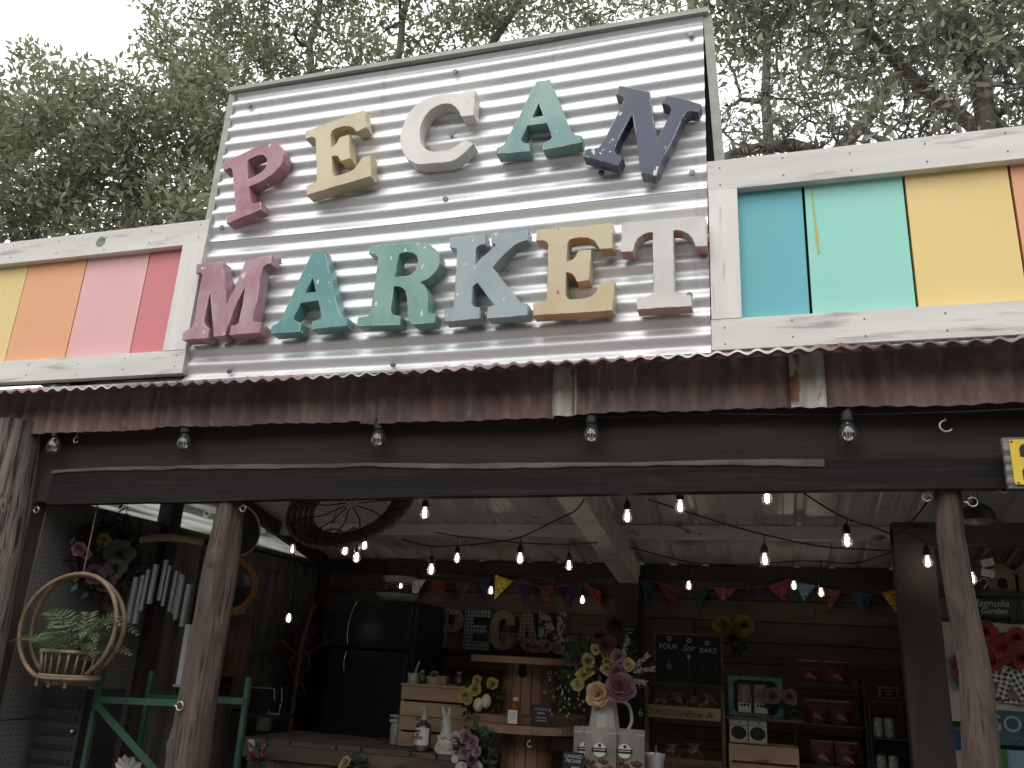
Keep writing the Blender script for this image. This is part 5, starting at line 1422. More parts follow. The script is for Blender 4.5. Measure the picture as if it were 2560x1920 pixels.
# ------------------------------------------------------------------ bench, crates and what stands on them
t = thing('bench', 'long rough plank bench across the left half of the shop', 'bench', (-2.3, 1.7, .12))
m_bench = pm('grey brown bench plank', srgb(112, 98, 86), srgb(80, 68, 58), rough=.8, scale=(3, 14, 14), lo=.3, hi=.7, bump=.5, bscale=(4, 50, 50), c3=srgb(50, 40, 34), c3scale=(4, 30, 30), c3lo=.58, c3hi=.7, rnd=.25)
for k in range(9):
    obj('slat', MB().obox((-2.84 + k * .148, 1.70, 1.093 - .003 * (k % 2)), (.140, .56, .026), (0, 0, R(-2 + (k % 3)))), m_bench, t)
obj('apron', MB().box(-2.92, -1.60, 1.425, 1.45, 1.00, 1.078), m_bench, t)
for k in range(7):
    obj('front_board', MB().box(-2.90 + k * .186, -2.72 + k * .186, 1.455, 1.475, .12, .995), m_bench, t)
for x in (-2.86, -1.66):
    for y in (1.50, 1.92):
        obj('leg', MB().box(x - .03, x + .03, y - .0, y + .06, .12, 1.078), m_bench, t)
m_crate = pm('new pine crate', srgb(180, 156, 126), srgb(154, 128, 100), rough=.65, scale=(3, 16, 16), lo=.3, hi=.7, bump=.2, bscale=(5, 40, 40), rnd=.08, c3=srgb(120, 84, 54), c3scale=(5, 40, 40), c3lo=.64, c3hi=.7)
def crate(lab, x0, x1, y0, y1, z0, z1, n, group='pine crates'):
    t = thing('pine_crate', lab, 'crate', ((x0 + x1) / 2, (y0 + y1) / 2, z0), group)
    g = .012; h = (z1 - z0 - g * (n - 1)) / n
    for yy in (y0, y1 - .012):
        for k in range(n):
            obj('slat', MB().box(x0, x1, yy, yy + .012, z0 + k * (h + g), z0 + k * (h + g) + h), m_crate, t)
    for xx in (x0, x1 - .014):
        obj('end', MB().box(xx, xx + .014, y0 + .0125, y1 - .0125, z0, z1), m_crate, t)
    obj('bottom', MB().box(x0 + .0145, x1 - .0145, y0 + .0125, y1 - .0125, z0 + .002, z0 + .012), m_crate, t)
    return t
crate('lower pine crate on the bench behind the soap bottle', -2.042, -1.63, 1.60, 1.90, 1.112, 1.270, 2)
crate('upper pine crate on the bench, jars standing on it', -2.046, -1.64, 1.60, 1.90, 1.274, 1.432, 2)
obj_lid = obj('crate_lid', MB().box(-2.05, -1.636, 1.59, 1.905, 1.4335, 1.444), m_crate)
tag(obj_lid, 'thin pine board lying over the upper crate', 'board')
m_cer = pm('white ceramic', srgb(196, 194, 186), srgb(176, 174, 166), rough=.35, scale=(12, 12, 12))
t = thing('succulent_pot', 'white pot with a thin plant, left end of the crate top', 'pot', (-2.02, 1.7, 1.444))
obj('pot', MB().lathe([(.0001, 0), (.032, 0), (.037, .055), (.032, .055), (.0001, .045)], (-2.02, 1.7, 1.444), 18), m_cer, t, smooth=40)
obj('leaf', MB().prism([(-2.018, 1.49), (-2.006, 1.50), (-1.985, 1.565), (-1.995, 1.57), (-2.012, 1.53)], 1.698, 1.702), pm('pale grey leaf', srgb(150, 156, 140), rough=.6), t)
def jar(lab, x, y, z, r, h):
    t = thing('glass_jar', lab, 'jar', (x, y, z), 'glass jars on the crate')
    obj('glass', MB().lathe([(.0001, .002), (r, .002), (r, h * .7), (r * .7, h * .85), (r * .7, h)], (x, y, z), 16), m_glass, t, smooth=180)
    obj('fill', MB().lathe([(.0001, .004), (r * .6, .004), (r * .6, h * .3), (.0001, h * .3)], (x, y, z), 12), m_cer, t)
    obj('stopper', MB().lathe([(.0001, h), (r * .72, h), (r * .72, h + .008), (.0001, h + .008)], (x, y, z), 12), m_steel, t)
jar('clear glass jar between the two white pots on the crate', -1.967, 1.70, 1.444, .022, .065)
jar('clear glass jar near the right end of the crate top', -1.735, 1.70, 1.444, .024, .07)
t = thing('succulent_pot', 'low wide white pot with a grey succulent on the crate', 'pot', (-1.90, 1.72, 1.444))
obj('pot', MB().lathe([(.0001, 0), (.036, 0), (.046, .042), (.040, .042), (.0001, .035)], (-1.90, 1.72, 1.444), 18), m_cer, t, smooth=40)
obj('rosette', bloom((-1.90, 1.72, 1.486), .035, (0, -.4, 1), 3, 7, 4), MATS['pale grey leaf'], t)
tag(obj('wood_block', MB().box(-1.878, -1.812, 1.69, 1.74, 1.444, 1.492), m_crate), 'small pale wooden block standing on the crate', 'block')
t = thing('faucet_jug', 'grey metal tap end sticking out left of the crates', 'jug', (-2.08, 1.62, 1.112))
obj('body', MB().lathe([(.0001, 0), (.03, 0), (.035, .08), (.02, .15), (.0001, .16)], (-2.085, 1.66, 1.112), 14), m_ext, t, smooth=60)
obj('spout', MB().tube([(-2.07, 1.63, 1.235), (-2.11, 1.62, 1.235)], .010, 8), m_ext, t)
obj('spout', MB().tube([(-2.07, 1.63, 1.262), (-2.11, 1.62, 1.262)], .008, 8), m_ext, t)
# soap dispenser
t = thing('soap_bottle', 'clear pump bottle with white label on the bench before the crates', 'bottle', (-1.845, 1.48, 1.108))
B_ = (-1.845, 1.48, 1.108)
obj('bottle', MB().lathe([(.0001, 0), (.040, 0), (.044, .01), (.044, .12), (.036, .138), (.016, .148), (.014, .165)], B_, 22), m_glass, t, smooth=50)
obj('liquid', MB().lathe([(.0001, .004), (.040, .004), (.040, .05), (.0001, .05)], B_, 20), pm('clear soap', srgb(180, 184, 180), rough=.2), t)
lb = obj('label', MB().grid(lambda u, w: (B_[0] + .0452 * math.sin(u), B_[1] - .0452 * math.cos(u), B_[2] + w), list(np.linspace(-1.2, 1.2, 17)), [.032, .118]), pm('white paper label', srgb(216, 214, 206), rough=.7), t, smooth=180)
m_ink = pm('black print', (.012, .012, .012), rough=.7)
for i, (tx, sz, zz) in enumerate((('ING', .020, .096), ('ER', .016, .080), ('ITIZER', .020, .062))):
    put('lettering', text_mesh('lettering', tx, sz, m_ink, bold=.0006), lb, (B_[0] - .012 - wloc(lb).x, B_[1] - .0462 - wloc(lb).y, B_[2] + zz - wloc(lb).z))
obj('neck', MB().lathe([(.0001, .160), (.016, .160), (.016, .185), (.006, .19), (.005, .215), (.0001, .215)], B_, 14), m_cer, t, smooth=40)
obj('pump', MB().obox((B_[0] - .008, B_[1] - .004, B_[2] + .219), (.042, .014, .010), (0, R(8), 0)), m_cer, t)
# rabbit figurine: one continuous body
def rabbit():
    t = thing('rabbit_figurine', 'white ceramic rabbit figurine with upright ears on the bench', 'figurine', (-1.70, 1.48, 1.108))
    me = bpy.data.meshes.new('body')
    vs = [(-1.715, 1.48, 1.155), (-1.70, 1.48, 1.20), (-1.705, 1.475, 1.235), (-1.712, 1.465, 1.268), (-1.728, 1.452, 1.272), (-1.722, 1.47, 1.296), (-1.731, 1.47, 1.322), (-1.737, 1.47, 1.346),
          (-1.700, 1.47, 1.297), (-1.695, 1.47, 1.322), (-1.692, 1.47, 1.342), (-1.665, 1.49, 1.165), (-1.635, 1.49, 1.185), (-1.745, 1.455, 1.125), (-1.757, 1.445, 1.116), (-1.69, 1.45, 1.125), (-1.69, 1.435, 1.115), (-1.72, 1.445, 1.195), (-1.705, 1.43, 1.185)]
    es = [(0, 1), (1, 2), (2, 3), (3, 4), (3, 5), (5, 6), (6, 7), (3, 8), (8, 9), (9, 10), (0, 11), (11, 12), (0, 13), (13, 14), (0, 15), (15, 16), (1, 17), (17, 18)]
    rs = [.045, .036, .026, .028, .016, .011, .012, .004, .011, .012, .004, .040, .026, .020, .016, .020, .016, .013, .010]
    o_ = wloc(t)
    me.from_pydata([(x - o_.x, y - o_.y, z - o_.z) for x, y, z in vs], es, [])
    ob = bpy.data.objects.new('body', me); COL.objects.link(ob); ob.parent = t
    sk = ob.modifiers.new('skin', 'SKIN')
    for v, r in zip(me.skin_vertices[0].data, rs): v.radius = (r, r)
    me.skin_vertices[0].data[0].use_root = True
    sb = ob.modifiers.new('sub', 'SUBSURF'); sb.levels = 2; sb.render_levels = 2
    sk.use_smooth_shade = True
    me.materials.append(m_cer)
    dg = bpy.context.evaluated_depsgraph_get(); m2 = bpy.data.meshes.new_from_object(ob.evaluated_get(dg))
    ob.modifiers.clear(); ob.data = m2
    for sx in (-1.737, -1.722):
        obj('eye', MB().ball((sx, 1.444 if sx < -1.73 else 1.441, 1.277), .003, 6, 4), m_black, t)
    obj('base', MB().lathe([(.0001, 0), (.058, 0), (.060, .008), (.05, .018), (.0001, .02)], (-1.70, 1.48, 1.106), 20, 1.1, .8), m_cer, t, smooth=60)
    obj('flower_basket', bloom((-1.645, 1.462, 1.18), .04, (.2, -1, .2), 3, 8, 9), m_cer, t)
rabbit()
bouquet('yellow and pale green flowers with eggs between the crates and the spool', (-1.56, 1.52, 1.25), ((-1.53, 1.53, 1.38), (.11, .06, .12)),
        [((-1.545, 1.47, 1.485), .030, 'yellow', 3), ((-1.55, 1.46, 1.44), .038, 'yellow', 3), ((-1.605, 1.46, 1.405), .036, 'yellow', 3), ((-1.46, 1.48, 1.475), .034, 'yellow', 3), ((-1.585, 1.46, 1.385), .030, 'cream', 2)], 71, nleaf=240)
t = thing('egg_cluster', 'two pale speckled eggs nested in the yellow flowers', 'eggs', (-1.50, 1.45, 1.35))
for p in ((-1.525, 1.45, 1.365), (-1.482, 1.45, 1.385)):
    obj('egg', MB().ball(p, .030, 12, 9, (.95, .95, 1.25)), pm('speckled egg shell', srgb(206, 204, 176), srgb(190, 186, 150), rough=.6, scale=(30, 30, 30)), t, smooth=180)
bouquet('pink and purple blossoms hanging left of the lower spool drum', (-1.47, 1.22, .95), ((-1.46, 1.25, 1.13), (.09, .06, .15)),
        [((-1.49, 1.18, 1.225), .035, 'mauve', 3), ((-1.455, 1.18, 1.20), .036, 'pink', 3), ((-1.43, 1.18, 1.16), .030, 'blush', 3), ((-1.49, 1.18, 1.15), .034, 'mauve', 3), ((-1.45, 1.18, 1.12), .032, 'rose', 3), ((-1.42, 1.18, 1.085), .03, 'white', 2), ((-1.50, 1.17, 1.08), .034, 'white', 1), ((-1.54, 1.18, 1.12), .022, 'white', 1)], 81, nleaf=280)
bouquet('orange rose cluster low on the bench front', (-2.17, 1.32, .95), ((-2.17, 1.34, 1.01), (.07, .04, .05)), [((-2.20, 1.30, 1.04), .030, 'cream', 3), ((-2.215, 1.30, 1.02), .026, 'peach', 3), ((-2.12, 1.30, 1.005), .024, 'red', 3)], 91, nleaf=60)

# ------------------------------------------------------------------ cable spools
m_spool = pm('spool pine', srgb(156, 124, 100), srgb(126, 96, 76), rough=.7, scale=(5, 5, 5), lo=.3, hi=.7, bump=.4, bscale=(24, 24, 6), c3=srgb(70, 46, 34), c3scale=(10, 10, 10), c3lo=.64, c3hi=.72, rnd=.12)
def spool(lab, cx_, cy_, zt, rf, th, rc, zb, staves, hole=None, group='wooden cable spools'):
    t = thing('cable_spool', lab, 'cable spool', (cx_, cy_, zb), group)
    for z0 in (zt - th, zb):
        # flange of parallel boards cut to a circle
        n = 7; w = 2 * rf / n
        for k in range(n):
            y0 = -rf + k * w; y1 = y0 + w - .003
            pts = []
            for y in np.linspace(y0, y1, 5): pts.append((math.sqrt(max(1e-4, rf * rf - y * y)), y))
            poly = [(cx_ + x, cy_ + y) for x, y in pts] + [(cx_ - x, cy_ + y) for x, y in pts[::-1]]
            m_ = len(poly); mb = MB()
            mb.add([(x, y, z0) for x, y in poly] + [(x, y, z0 + th) for x, y in poly], [tuple(range(m_))[::-1], tuple(range(m_, 2 * m_))] + [(k2, (k2 + 1) % m_, m_ + (k2 + 1) % m_, m_ + k2) for k2 in range(m_)])
            obj('flange_board', mb, m_spool, t)
    for k in range(staves):
        a0 = 2 * PI * k / staves + .02; a1 = 2 * PI * (k + 1) / staves - .015
        mb = MB()
        q = [(cx_ + r * math.cos(a), cy_ + r * math.sin(a)) for r, a in ((rc, a0), (rc, (a0 + a1) / 2), (rc, a1), (rc - .02, a1), (rc - .02, a0))]
        mb.add([(x, y, zb + th) for x, y in q] + [(x, y, zt - th) for x, y in q], [tuple(range(5))[::-1], tuple(range(5, 10))] + [(i, (i + 1) % 5, 5 + (i + 1) % 5, 5 + i) for i in range(5)])
        obj('stave', mb, m_spool, t)
    if hole:
        obj('hole', MB().prism(rrect(cx_ + hole - .022, cx_ + hole + .022, zt - th - .075, zt - th - .004, .018), cy_ - rc - .006, cy_ - rc - .002), m_void, t)
    return t
spool('upper cable spool, bottle and chalk sign standing at its foot', -1.325, 1.72, 1.622, .335, .034, .145, 1.288, 16, hole=.005)
spool('lower cable spool with red brown drum carrying the upper spool', -1.285, 1.60, 1.286, .335, .038, .135, .13, 14)
hook('cup_hook', 'white cup hook on the left front rim of the lower spool', cup(-1.40, 1.275, 1.212, .9))
hook('cup_hook', 'white cup hook on the right front rim of the lower spool', cup(-1.185, 1.285, 1.205, .9))
t = thing('syrup_bottle', 'small amber bottle with white cap and label on the lower spool', 'bottle', (-1.29, 1.36, 1.288))
B_ = (-1.29, 1.36, 1.288)
obj('bottle', MB().lathe([(.0001, 0), (.030, 0), (.032, .006), (.032, .078), (.026, .092), (.012, .100), (.012, .116)], B_, 6), pm('amber syrup glass', srgb(150, 96, 44), srgb(120, 70, 30), rough=.12, scale=(10, 10, 10)), t)
obj('cap', MB().lathe([(.0001, .114), (.0145, .114), (.0145, .132), (.0001, .132)], B_, 14), m_cer, t)
lb = obj('label', MB().box(B_[0] - .029, B_[0] + .021, B_[1] - .0345, B_[1] - .0325, B_[2] + .004, B_[2] + .070), MATS['white paper label'], t)
for zz in (.056, .046, .036, .026):
    obj('print_line', MB().box(B_[0] - .022, B_[0] + .012, B_[1] - .0352, B_[1] - .0347, B_[2] + zz, B_[2] + zz + .0025), pm('grey print', srgb(120, 116, 110), rough=.8), lb)
def chalk_sign(lab, x0, x1, y, z0, z1, lines, frame=None, lean=0, cat='sign', name='chalk_sign'):
    t = thing(name, lab, cat, ((x0 + x1) / 2, y, z0))
    m_ch = pm('chalkboard', (.018, .020, .022), (.026, .028, .030), rough=.8, scale=(12, 12, 12))
    b = obj('board', MB().box(x0, x1, y, y + .008, z0, z1), m_ch, t)
    if frame:
        w = .012
        for bx in ((x0 - w, x1 + w, z1, z1 + w), (x0 - w, x1 + w, z0 - w, z0), (x0 - w, x0, z0 + .0005, z1 - .0005), (x1, x1 + w, z0 + .0005, z1 - .0005)):
            obj('frame_bar', MB().box(bx[0], bx[1], y - .006, y + .010, bx[2], bx[3]), frame, t)
    m_chalk = pm('white chalk', srgb(196, 198, 196), rough=.9)
    for tx, sz, lx, lz, sh in lines:
        if tx[0] == '~':
            put('lettering', mesh_of('lettering', MB().tube(scrawl(sz * len(tx), sz, lx * 9), .0011, 4), m_chalk), t, (lx - wloc(t).x, y - .001 - wloc(t).y, lz - wloc(t).z))
            continue
        put('lettering', text_mesh('lettering', tx, sz, m_chalk, extrude=.0003, shear=sh), t, (lx - wloc(t).x, y - .001 - wloc(t).y, lz - wloc(t).z))
    return t
chalk_sign('small dark menu card with faint chalk lines on the lower spool', -1.20, -1.09, 1.34, 1.29, 1.392, [('~~~~~', .014, -1.145, 1.370, 0), ('~~~', .013, -1.145, 1.352, 0), ('~~~~~~~', .008, -1.145, 1.330, 0), ('~~~~~~~', .008, -1.145, 1.315, 0)])

# ------------------------------------------------------------------ pitcher of flowers
t = thing('pitcher', 'tall white enamel pitcher holding the big bouquet', 'pitcher', (-.81, 1.30, 1.16))
m_pit = pm('ivory enamel', srgb(206, 202, 188), srgb(186, 182, 168), rough=.35, scale=(8, 8, 8), c3=srgb(90, 74, 60), c3scale=(40, 40, 40), c3lo=.70, c3hi=.72)
PB = (-.81, 1.30, 1.16)
obj('body', MB().lathe([(.0001, 0), (.090, 0), (.095, .01), (.088, .08), (.074, .18), (.062, .26), (.060, .29), (.072, .335), (.069, .335), (.056, .29), (.0001, .27)], PB, 10), m_pit, t, smooth=25)
obj('handle', MB().tube(sagged([(-.745, 1.30, 1.44), (-.69, 1.31, 1.42), (-.675, 1.31, 1.34), (-.72, 1.30, 1.27)]), .008, 8), m_pit, t, smooth=180)
obj('emblem', MB().tube([(-.835 + .012 * math.cos(a) * (1 + .3 * math.cos(3 * a)), 1.236, 1.40 + .010 * math.sin(a)) for a in np.linspace(0, 2 * PI, 20)], .0015, 4), pm('brown transfer print', srgb(80, 64, 52), rough=.6), t)
bq = bouquet('big bouquet of yellow roses, pink dahlias and trailing greens in the pitcher', (-.81, 1.30, 1.46), ((-.83, 1.33, 1.60), (.20, .10, .15)),
    [((-.886, 1.24, 1.625), .036, 'cream', 3), ((-.845, 1.24, 1.675), .030, 'cream', 3), ((-.905, 1.23, 1.555), .036, 'yellow', 3), ((-.88, 1.23, 1.575), .034, 'yellow', 3), ((-.785, 1.23, 1.585), .034, 'cream', 3),
     ((-.93, 1.23, 1.505), .034, 'cream', 3), ((-.823, 1.20, 1.465), .062, 'peach', 4), ((-.712, 1.20, 1.50), .075, 'pink', 5), ((-.733, 1.22, 1.575), .040, 'pink', 4), ((-.735, 1.24, 1.645), .040, 'blush', 4), ((-.795, 1.26, 1.70), .050, 'rose', 5),
     ((-.685, 1.25, 1.61), .038, 'peach', 3), ((-.835, 1.28, 1.745), .040, 'rose', 4), ((-.76, 1.24, 1.61), .034, 'peach', 3), ((-.79, 1.23, 1.62), .022, 'gold', 2), ((-.80, 1.24, 1.655), .020, 'gold', 2)], 31, nleaf=420)
mb = leaf_cloud((-1.02, 1.30, 1.48), (.11, .06, .11), 190, .026, 55, .6)
vt = obj('trailing_vine', mb, m_stem, bq); vt['kind'] = 'stuff'
rg = np.random.default_rng(77)
for k in range(34):
    p = (-1.0 + rg.normal() * .07, 1.24 + rg.random() * .05, 1.46 + rg.normal() * .07)
    if k < 8: p = (-.93 + rg.normal() * .03, 1.24, 1.40 + rg.normal() * .05)
    obj('bud', MB().ball(p, .0048, 6, 4, (1, 1, 1.5)), PET['white'], bq)
for k, (a, b) in enumerate((((-.72, 1.62), (-.685, 1.74)), ((-.66, 1.58), (-.56, 1.60)), ((-.66, 1.60), (-.59, 1.66)), ((-.67, 1.54), (-.60, 1.53)))):
    mb = MB(); rgs = random.Random(k)
    d = Vector((b[0] - a[0], 0, b[1] - a[1])).normalized()
    mb.tube([(a[0], 1.25, a[1]), (b[0], 1.25, b[1])], .0012, 4)
    for s in range(16):
        f = s / 15
        p = Vector((a[0] + (b[0] - a[0]) * f, 1.25, a[1] + (b[1] - a[1]) * f))
        sg = 1 if s % 2 else -1
        e = (Vector((-d.z, rgs.uniform(-.4, .4), d.x)) * sg + d * rgs.uniform(.5, 1.6)).normalized(); l = rgs.uniform(.014, .026)
        n_ = e.cross(Vector((0, 1, 0))).normalized()
        mb.add([p, p + e * l * .5 + n_ * l * .22, p + e * l, p + e * l * .5 - n_ * l * .22], [(0, 1, 2, 3)])
    obj('white_sprig', mb, pm('dried silver sprig', srgb(168, 166, 156), srgb(130, 128, 120), rough=.8, scale=(40, 40, 40)), bq)
obj('back_dahlia', bloom((-.80, 1.52, 1.815), .05, (.1, -1, .1), 5, 10, 3), PET['rose'], bq, smooth=180)
# pouches of candied pecans
def pouch(lab, x, y, z0, w, h, seal):
    t = thing('pouch', lab, 'pouch', (x, y, z0), 'clear pouches of candied pecans')
    m_p = pm('frosted pouch film', srgb(156, 152, 144), srgb(132, 126, 118), rough=.3, scale=(9, 9, 9))
    us = list(np.linspace(-.5, .5, 9)); ws = list(np.linspace(0, 1, 12))
    for sg in (-1, 1):
        obj('film', MB().grid(lambda u, v: (x + u * w, y + sg * (.030 * math.sin(PI * (u + .5)) ** .7 * max(0, 1 - v * 1.05) ** .8 + .0006), z0 + h * v), us, ws), m_p, t, smooth=180)
    obj('seal_strip', MB().box(x - w / 2, x + w / 2, y - .0035, y - .0015, z0 + h * .86, z0 + h * .90), pm('pale zip strip', srgb(176, 172, 164), rough=.5), t)
    m_nut = pm('sugared pecans', srgb(104, 74, 52), srgb(70, 48, 34), rough=.6, scale=(30, 30, 30))
    rg_ = random.Random(int(x * 1000)); mb = MB()
    for k in range(26):
        mb.ball((x + rg_.uniform(-.38, .38) * w, y - .012 - rg_.random() * .016, z0 + rg_.uniform(.02, .30) * h), .011, 6, 4, (1.3, .8, .9))
    nt_ = obj('nuts', mb, m_nut, t); nt_['kind'] = 'stuff'
    sx = x + seal; sy = y - .034; sz = z0 + h * .52
    lb = obj('label', MB().lathe([(.0001, .0015), (.036, .0015), (.036, 0), (.0001, 0)], n=28).xf(Matrix.Translation((sx, sy, sz)) @ Matrix.Rotation(PI / 2, 4, 'X')), MATS['white paper label'], t)
    obj('ring', MB().tube([(sx + .0335 * math.cos(a), sy - .0018, sz + .0335 * math.sin(a)) for a in np.linspace(0, 2 * PI, 29)[:-1]], .0014, 4, closed=True), m_ink, lb)
    obj('band', MB().box(sx - .0365, sx + .0365, sy - .0026, sy - .0016, sz - .011, sz + .008), m_ink, lb)
    obj('mark', MB().ball((sx + .002, sy - .0018, sz + .019), .008, 8, 4, (1, .1, 1)), m_ink, lb)
    obj('print_line', MB().box(sx - .028, sx + .028, sy - .0034, sy - .0028, sz - .0015, sz + .0015), MATS['white paper label'], lb)
pouch('middle pecan pouch, round black and white label, under the pitcher', -.795, 1.14, 1.12, .15, .20, 0)
pouch('left pecan pouch, its round label half hidden by the middle one', -.862, 1.185, 1.115, .15, .20, -.01)
pouch('right pecan pouch with round label, beside the bread rack', -.66, 1.17, 1.12, .14, .20, -.02)
tag(obj('display_table', MB().box(-1.02, -.50, 1.02, 1.52, 1.07, 1.11), m_bench), 'plank table top under the pitcher and pouches', 'table')
chalk_sign('black chalk tag reading candied pecans beside the pouches', -.965, -.865, 1.09, 1.11, 1.205, [('CANDIED', .020, -.915, 1.180, 0), ('PECANS', .020, -.915, 1.160, 0), ('~~', .020, -.905, 1.138, 0)])
t = thing('pail', 'small galvanised pail at the right end of the display table', 'pail', (-.575, 1.40, 1.11))
obj('body', MB().lathe([(.0001, 0), (.040, 0), (.055, .085), (.057, .085), (.057, .09), (.05, .09), (.036, .006), (.0001, .006)], (-.575, 1.40, 1.11), 20), m_galv, t, smooth=50)
obj('scoop', MB().tube([(-.57, 1.38, 1.15), (-.56, 1.35, 1.24)], .006, 8), m_chrome, t)

# ------------------------------------------------------------------ small PECAN letters on a ledge
tag(obj('ledge', MB().box(-2.42, -1.34, 2.90, 2.998, 1.628, 1.655), m_darkwood), 'narrow dark ledge on the back wall under the small letters', 'shelf')
PFONT = {
 'P': [[(0, 0), (.28, 0), (.28, .40), (.55, .42), (.72, .56), (.74, .76), (.62, .95), (.40, 1.0), (0, 1.0)], [(.26, .58), (.44, .60), (.50, .72), (.44, .84), (.26, .84)]],
 'E': [[(0, 0), (.78, 0), (.78, .20), (.27, .20), (.27, .40), (.66, .40), (.66, .60), (.27, .60), (.27, .80), (.78, .80), (.78, 1.0), (0, 1.0)]],
 'C': [[(.80, .34), (.55, .34), (.50, .24), (.40, .20), (.30, .28), (.27, .50), (.30, .72), (.40, .80), (.50, .76), (.55, .64), (.80, .64), (.76, .84), (.62, .97), (.40, 1.0), (.18, .95), (.04, .78), (0, .5), (.04, .22), (.18, .05), (.40, 0), (.62, .03), (.76, .16)]],
 'A': [[(0, 0), (.27, 0), (.33, .20), (.56, .20), (.62, 0), (.90, 0), (.60, 1.0), (.30, 1.0)], [(.37, .38), (.52, .38), (.45, .72)]],
 'N': [[(0, 0), (.25, 0), (.25, .56), (.58, 0), (.82, 0), (.82, 1.0), (.57, 1.0), (.57, .46), (.25, 1.0), (0, 1.0)]]}
PMAT = {'P': pm('grey floral paper', srgb(150, 148, 142), srgb(120, 118, 112), rough=.8, scale=(30, 30, 30), c3=srgb(62, 60, 60), c3scale=(50, 50, 50), c3lo=.54, c3hi=.58),
        'E': checker_mat('teal gingham paper', srgb(142, 150, 148), srgb(44, 82, 92), .013),
        'C': pm('tan text paper', srgb(136, 124, 104), srgb(114, 102, 84), rough=.8, scale=(20, 20, 60)),
        'A': checker_mat('red gingham paper', srgb(146, 134, 128), srgb(100, 46, 48), .014),
        'N': pm('black toile paper', srgb(160, 158, 152), srgb(150, 148, 142), rough=.8, scale=(30, 30, 30), c3=srgb(50, 50, 52), c3scale=(42, 42, 42), c3lo=.5, c3hi=.54)}
PDESC = {'P': 'small floral letter P on the wall ledge', 'E': 'small teal gingham letter E on the wall ledge', 'C': 'small tan letter C on the wall ledge', 'A': 'small red gingham letter A on the wall ledge', 'N': 'small black and white letter N on the wall ledge'}
for ch, x0, x1 in (('P', -2.365, -2.175), ('E', -2.165, -1.965), ('C', -1.965, -1.775), ('A', -1.775, -1.59), ('N', -1.595, -1.40)):
    lo_ = [[(x, z) for x, z in lp] for lp in PFONT[ch]]
    wmax = max(x for x, z in lo_[0]); H_ = .285
    lo_ = [[((x / wmax - .5) * (x1 - x0), z * H_) for x, z in lp] for lp in lo_]
    o = put('paper_letter', curve_mesh('letter', lo_, .02, .001, PMAT[ch]), None, ((x0 + x1) / 2, 2.94, 1.656))
    tag(o, PDESC[ch], 'letter', 'paper covered letters on the ledge')
for i, (x, nm) in enumerate(((-1.735, 'rose'), (-1.66, 'blush'), (-1.60, 'blush'), (-1.52, 'blush'), (-1.44, 'blush'))):
    o = obj('silk_flower', bloom((x, 2.88, 1.69 + .012 * (i % 2)), .042, (.2, -1, .3), 3, 7, i), PET[nm], smooth=180)
    tag(o, ('dusky silk flower lying before the small letter A', 'blush silk flower lying between the small letters A and N', 'blush silk flower at the foot of the small letter N', 'blush silk flower under the middle of the small letter N', 'blush silk flower at the right end of the letter ledge')[i], 'flower', 'silk flowers on the ledge')

# ------------------------------------------------------------------ bread rack with signs
t = thing('bread_rack', 'wooden bread rack with two sloping trays right of the bouquet', 'rack', (-.49, 2.2, .12))
m_rack = pm('brown rack wood', srgb(120, 96, 72), srgb(90, 70, 52), rough=.7, scale=(4, 14, 14), bump=.3, bscale=(6, 40, 40))
for x in (-.72, -.285):
    obj('upright', MB().box(x, x + .022, 2.12, 2.38, .12, 1.50), m_rack, t)
for z in (1.335, 1.06, .78):
    obj('tray', MB().box(-.697, -.287, 2.12, 2.37, z, z + .012), m_rack, t)
    obj('tray_front', MB().box(-.697, -.287, 2.10, 2.118, z - .004, z + .062), m_crate if z > 1.3 else m_rack, t)
m_brand = pm('burnt lettering', srgb(84, 50, 36), rough=.8)
put('lettering', text_mesh('lettering', 'SOURDOUGH', .046, m_brand, aspect=.85), t, (-.60 + .49, 2.097 - 2.2, 1.345 - .12))
put('lettering', text_mesh('lettering', 'Brew Br', .046, m_brand, shear=.35), t, (-.405 + .49, 2.097 - 2.2, 1.345 - .12))
put('lettering', text_mesh('lettering', 'OUR', .046, m_brand, aspect=.85), t, (-.60 + .49, 2.097 - 2.2, 1.07 - .12))
put('lettering', text_mesh('lettering', 'Brew Bread', .046, m_brand, shear=.35), t, (-.435 + .49, 2.097 - 2.2, 1.07 - .12))
m_bag = pm('crinkled clear bag', srgb(150, 146, 138), srgb(110, 102, 94), rough=.25, scale=(18, 18, 18), lo=.4, hi=.6, bump=.9, bscale=(30, 30, 30), bdist=.01)
m_loaf = pm('brown bread crust', srgb(120, 80, 52), srgb(88, 56, 36), rough=.8, scale=(20, 20, 20))
def bread(lab, x, z, s, seed):
    t = thing('bread_bag', lab, 'bread', (x, 2.22, z), 'bagged loaves on the rack')
    obj('loaf', MB().ball((x, 2.20, z + .035 * s), .040 * s, 12, 8, (1.05, 1.2, .85)), m_loaf, t, smooth=180)
    rg_ = random.Random(seed); mb = MB(); n = 14; pr = [(.75, 0), (1, .2), (1.0, .5), (.8, .7), (.35, .82), (.55, .94), (.8, 1.05)]
    for r, h in pr:
        for k in range(n):
            a = 2 * PI * k / n; q = r * .048 * s * (1 + rg_.uniform(-.14, .14))
            mb.v.append((x + q * math.cos(a), 2.21 + q * math.sin(a) * .8, z + h * .10 * s + rg_.uniform(-.004, .004)))
    for i in range(len(pr) - 1):
        for k in range(n):
            if (k + i + seed) % 3 == 0 and i in (1, 2): continue
            l = (k + 1) % n; mb.f.append((i * n + k, i * n + l, (i + 1) * n + l, (i + 1) * n + k))
    obj('bag', mb, m_bag, t)
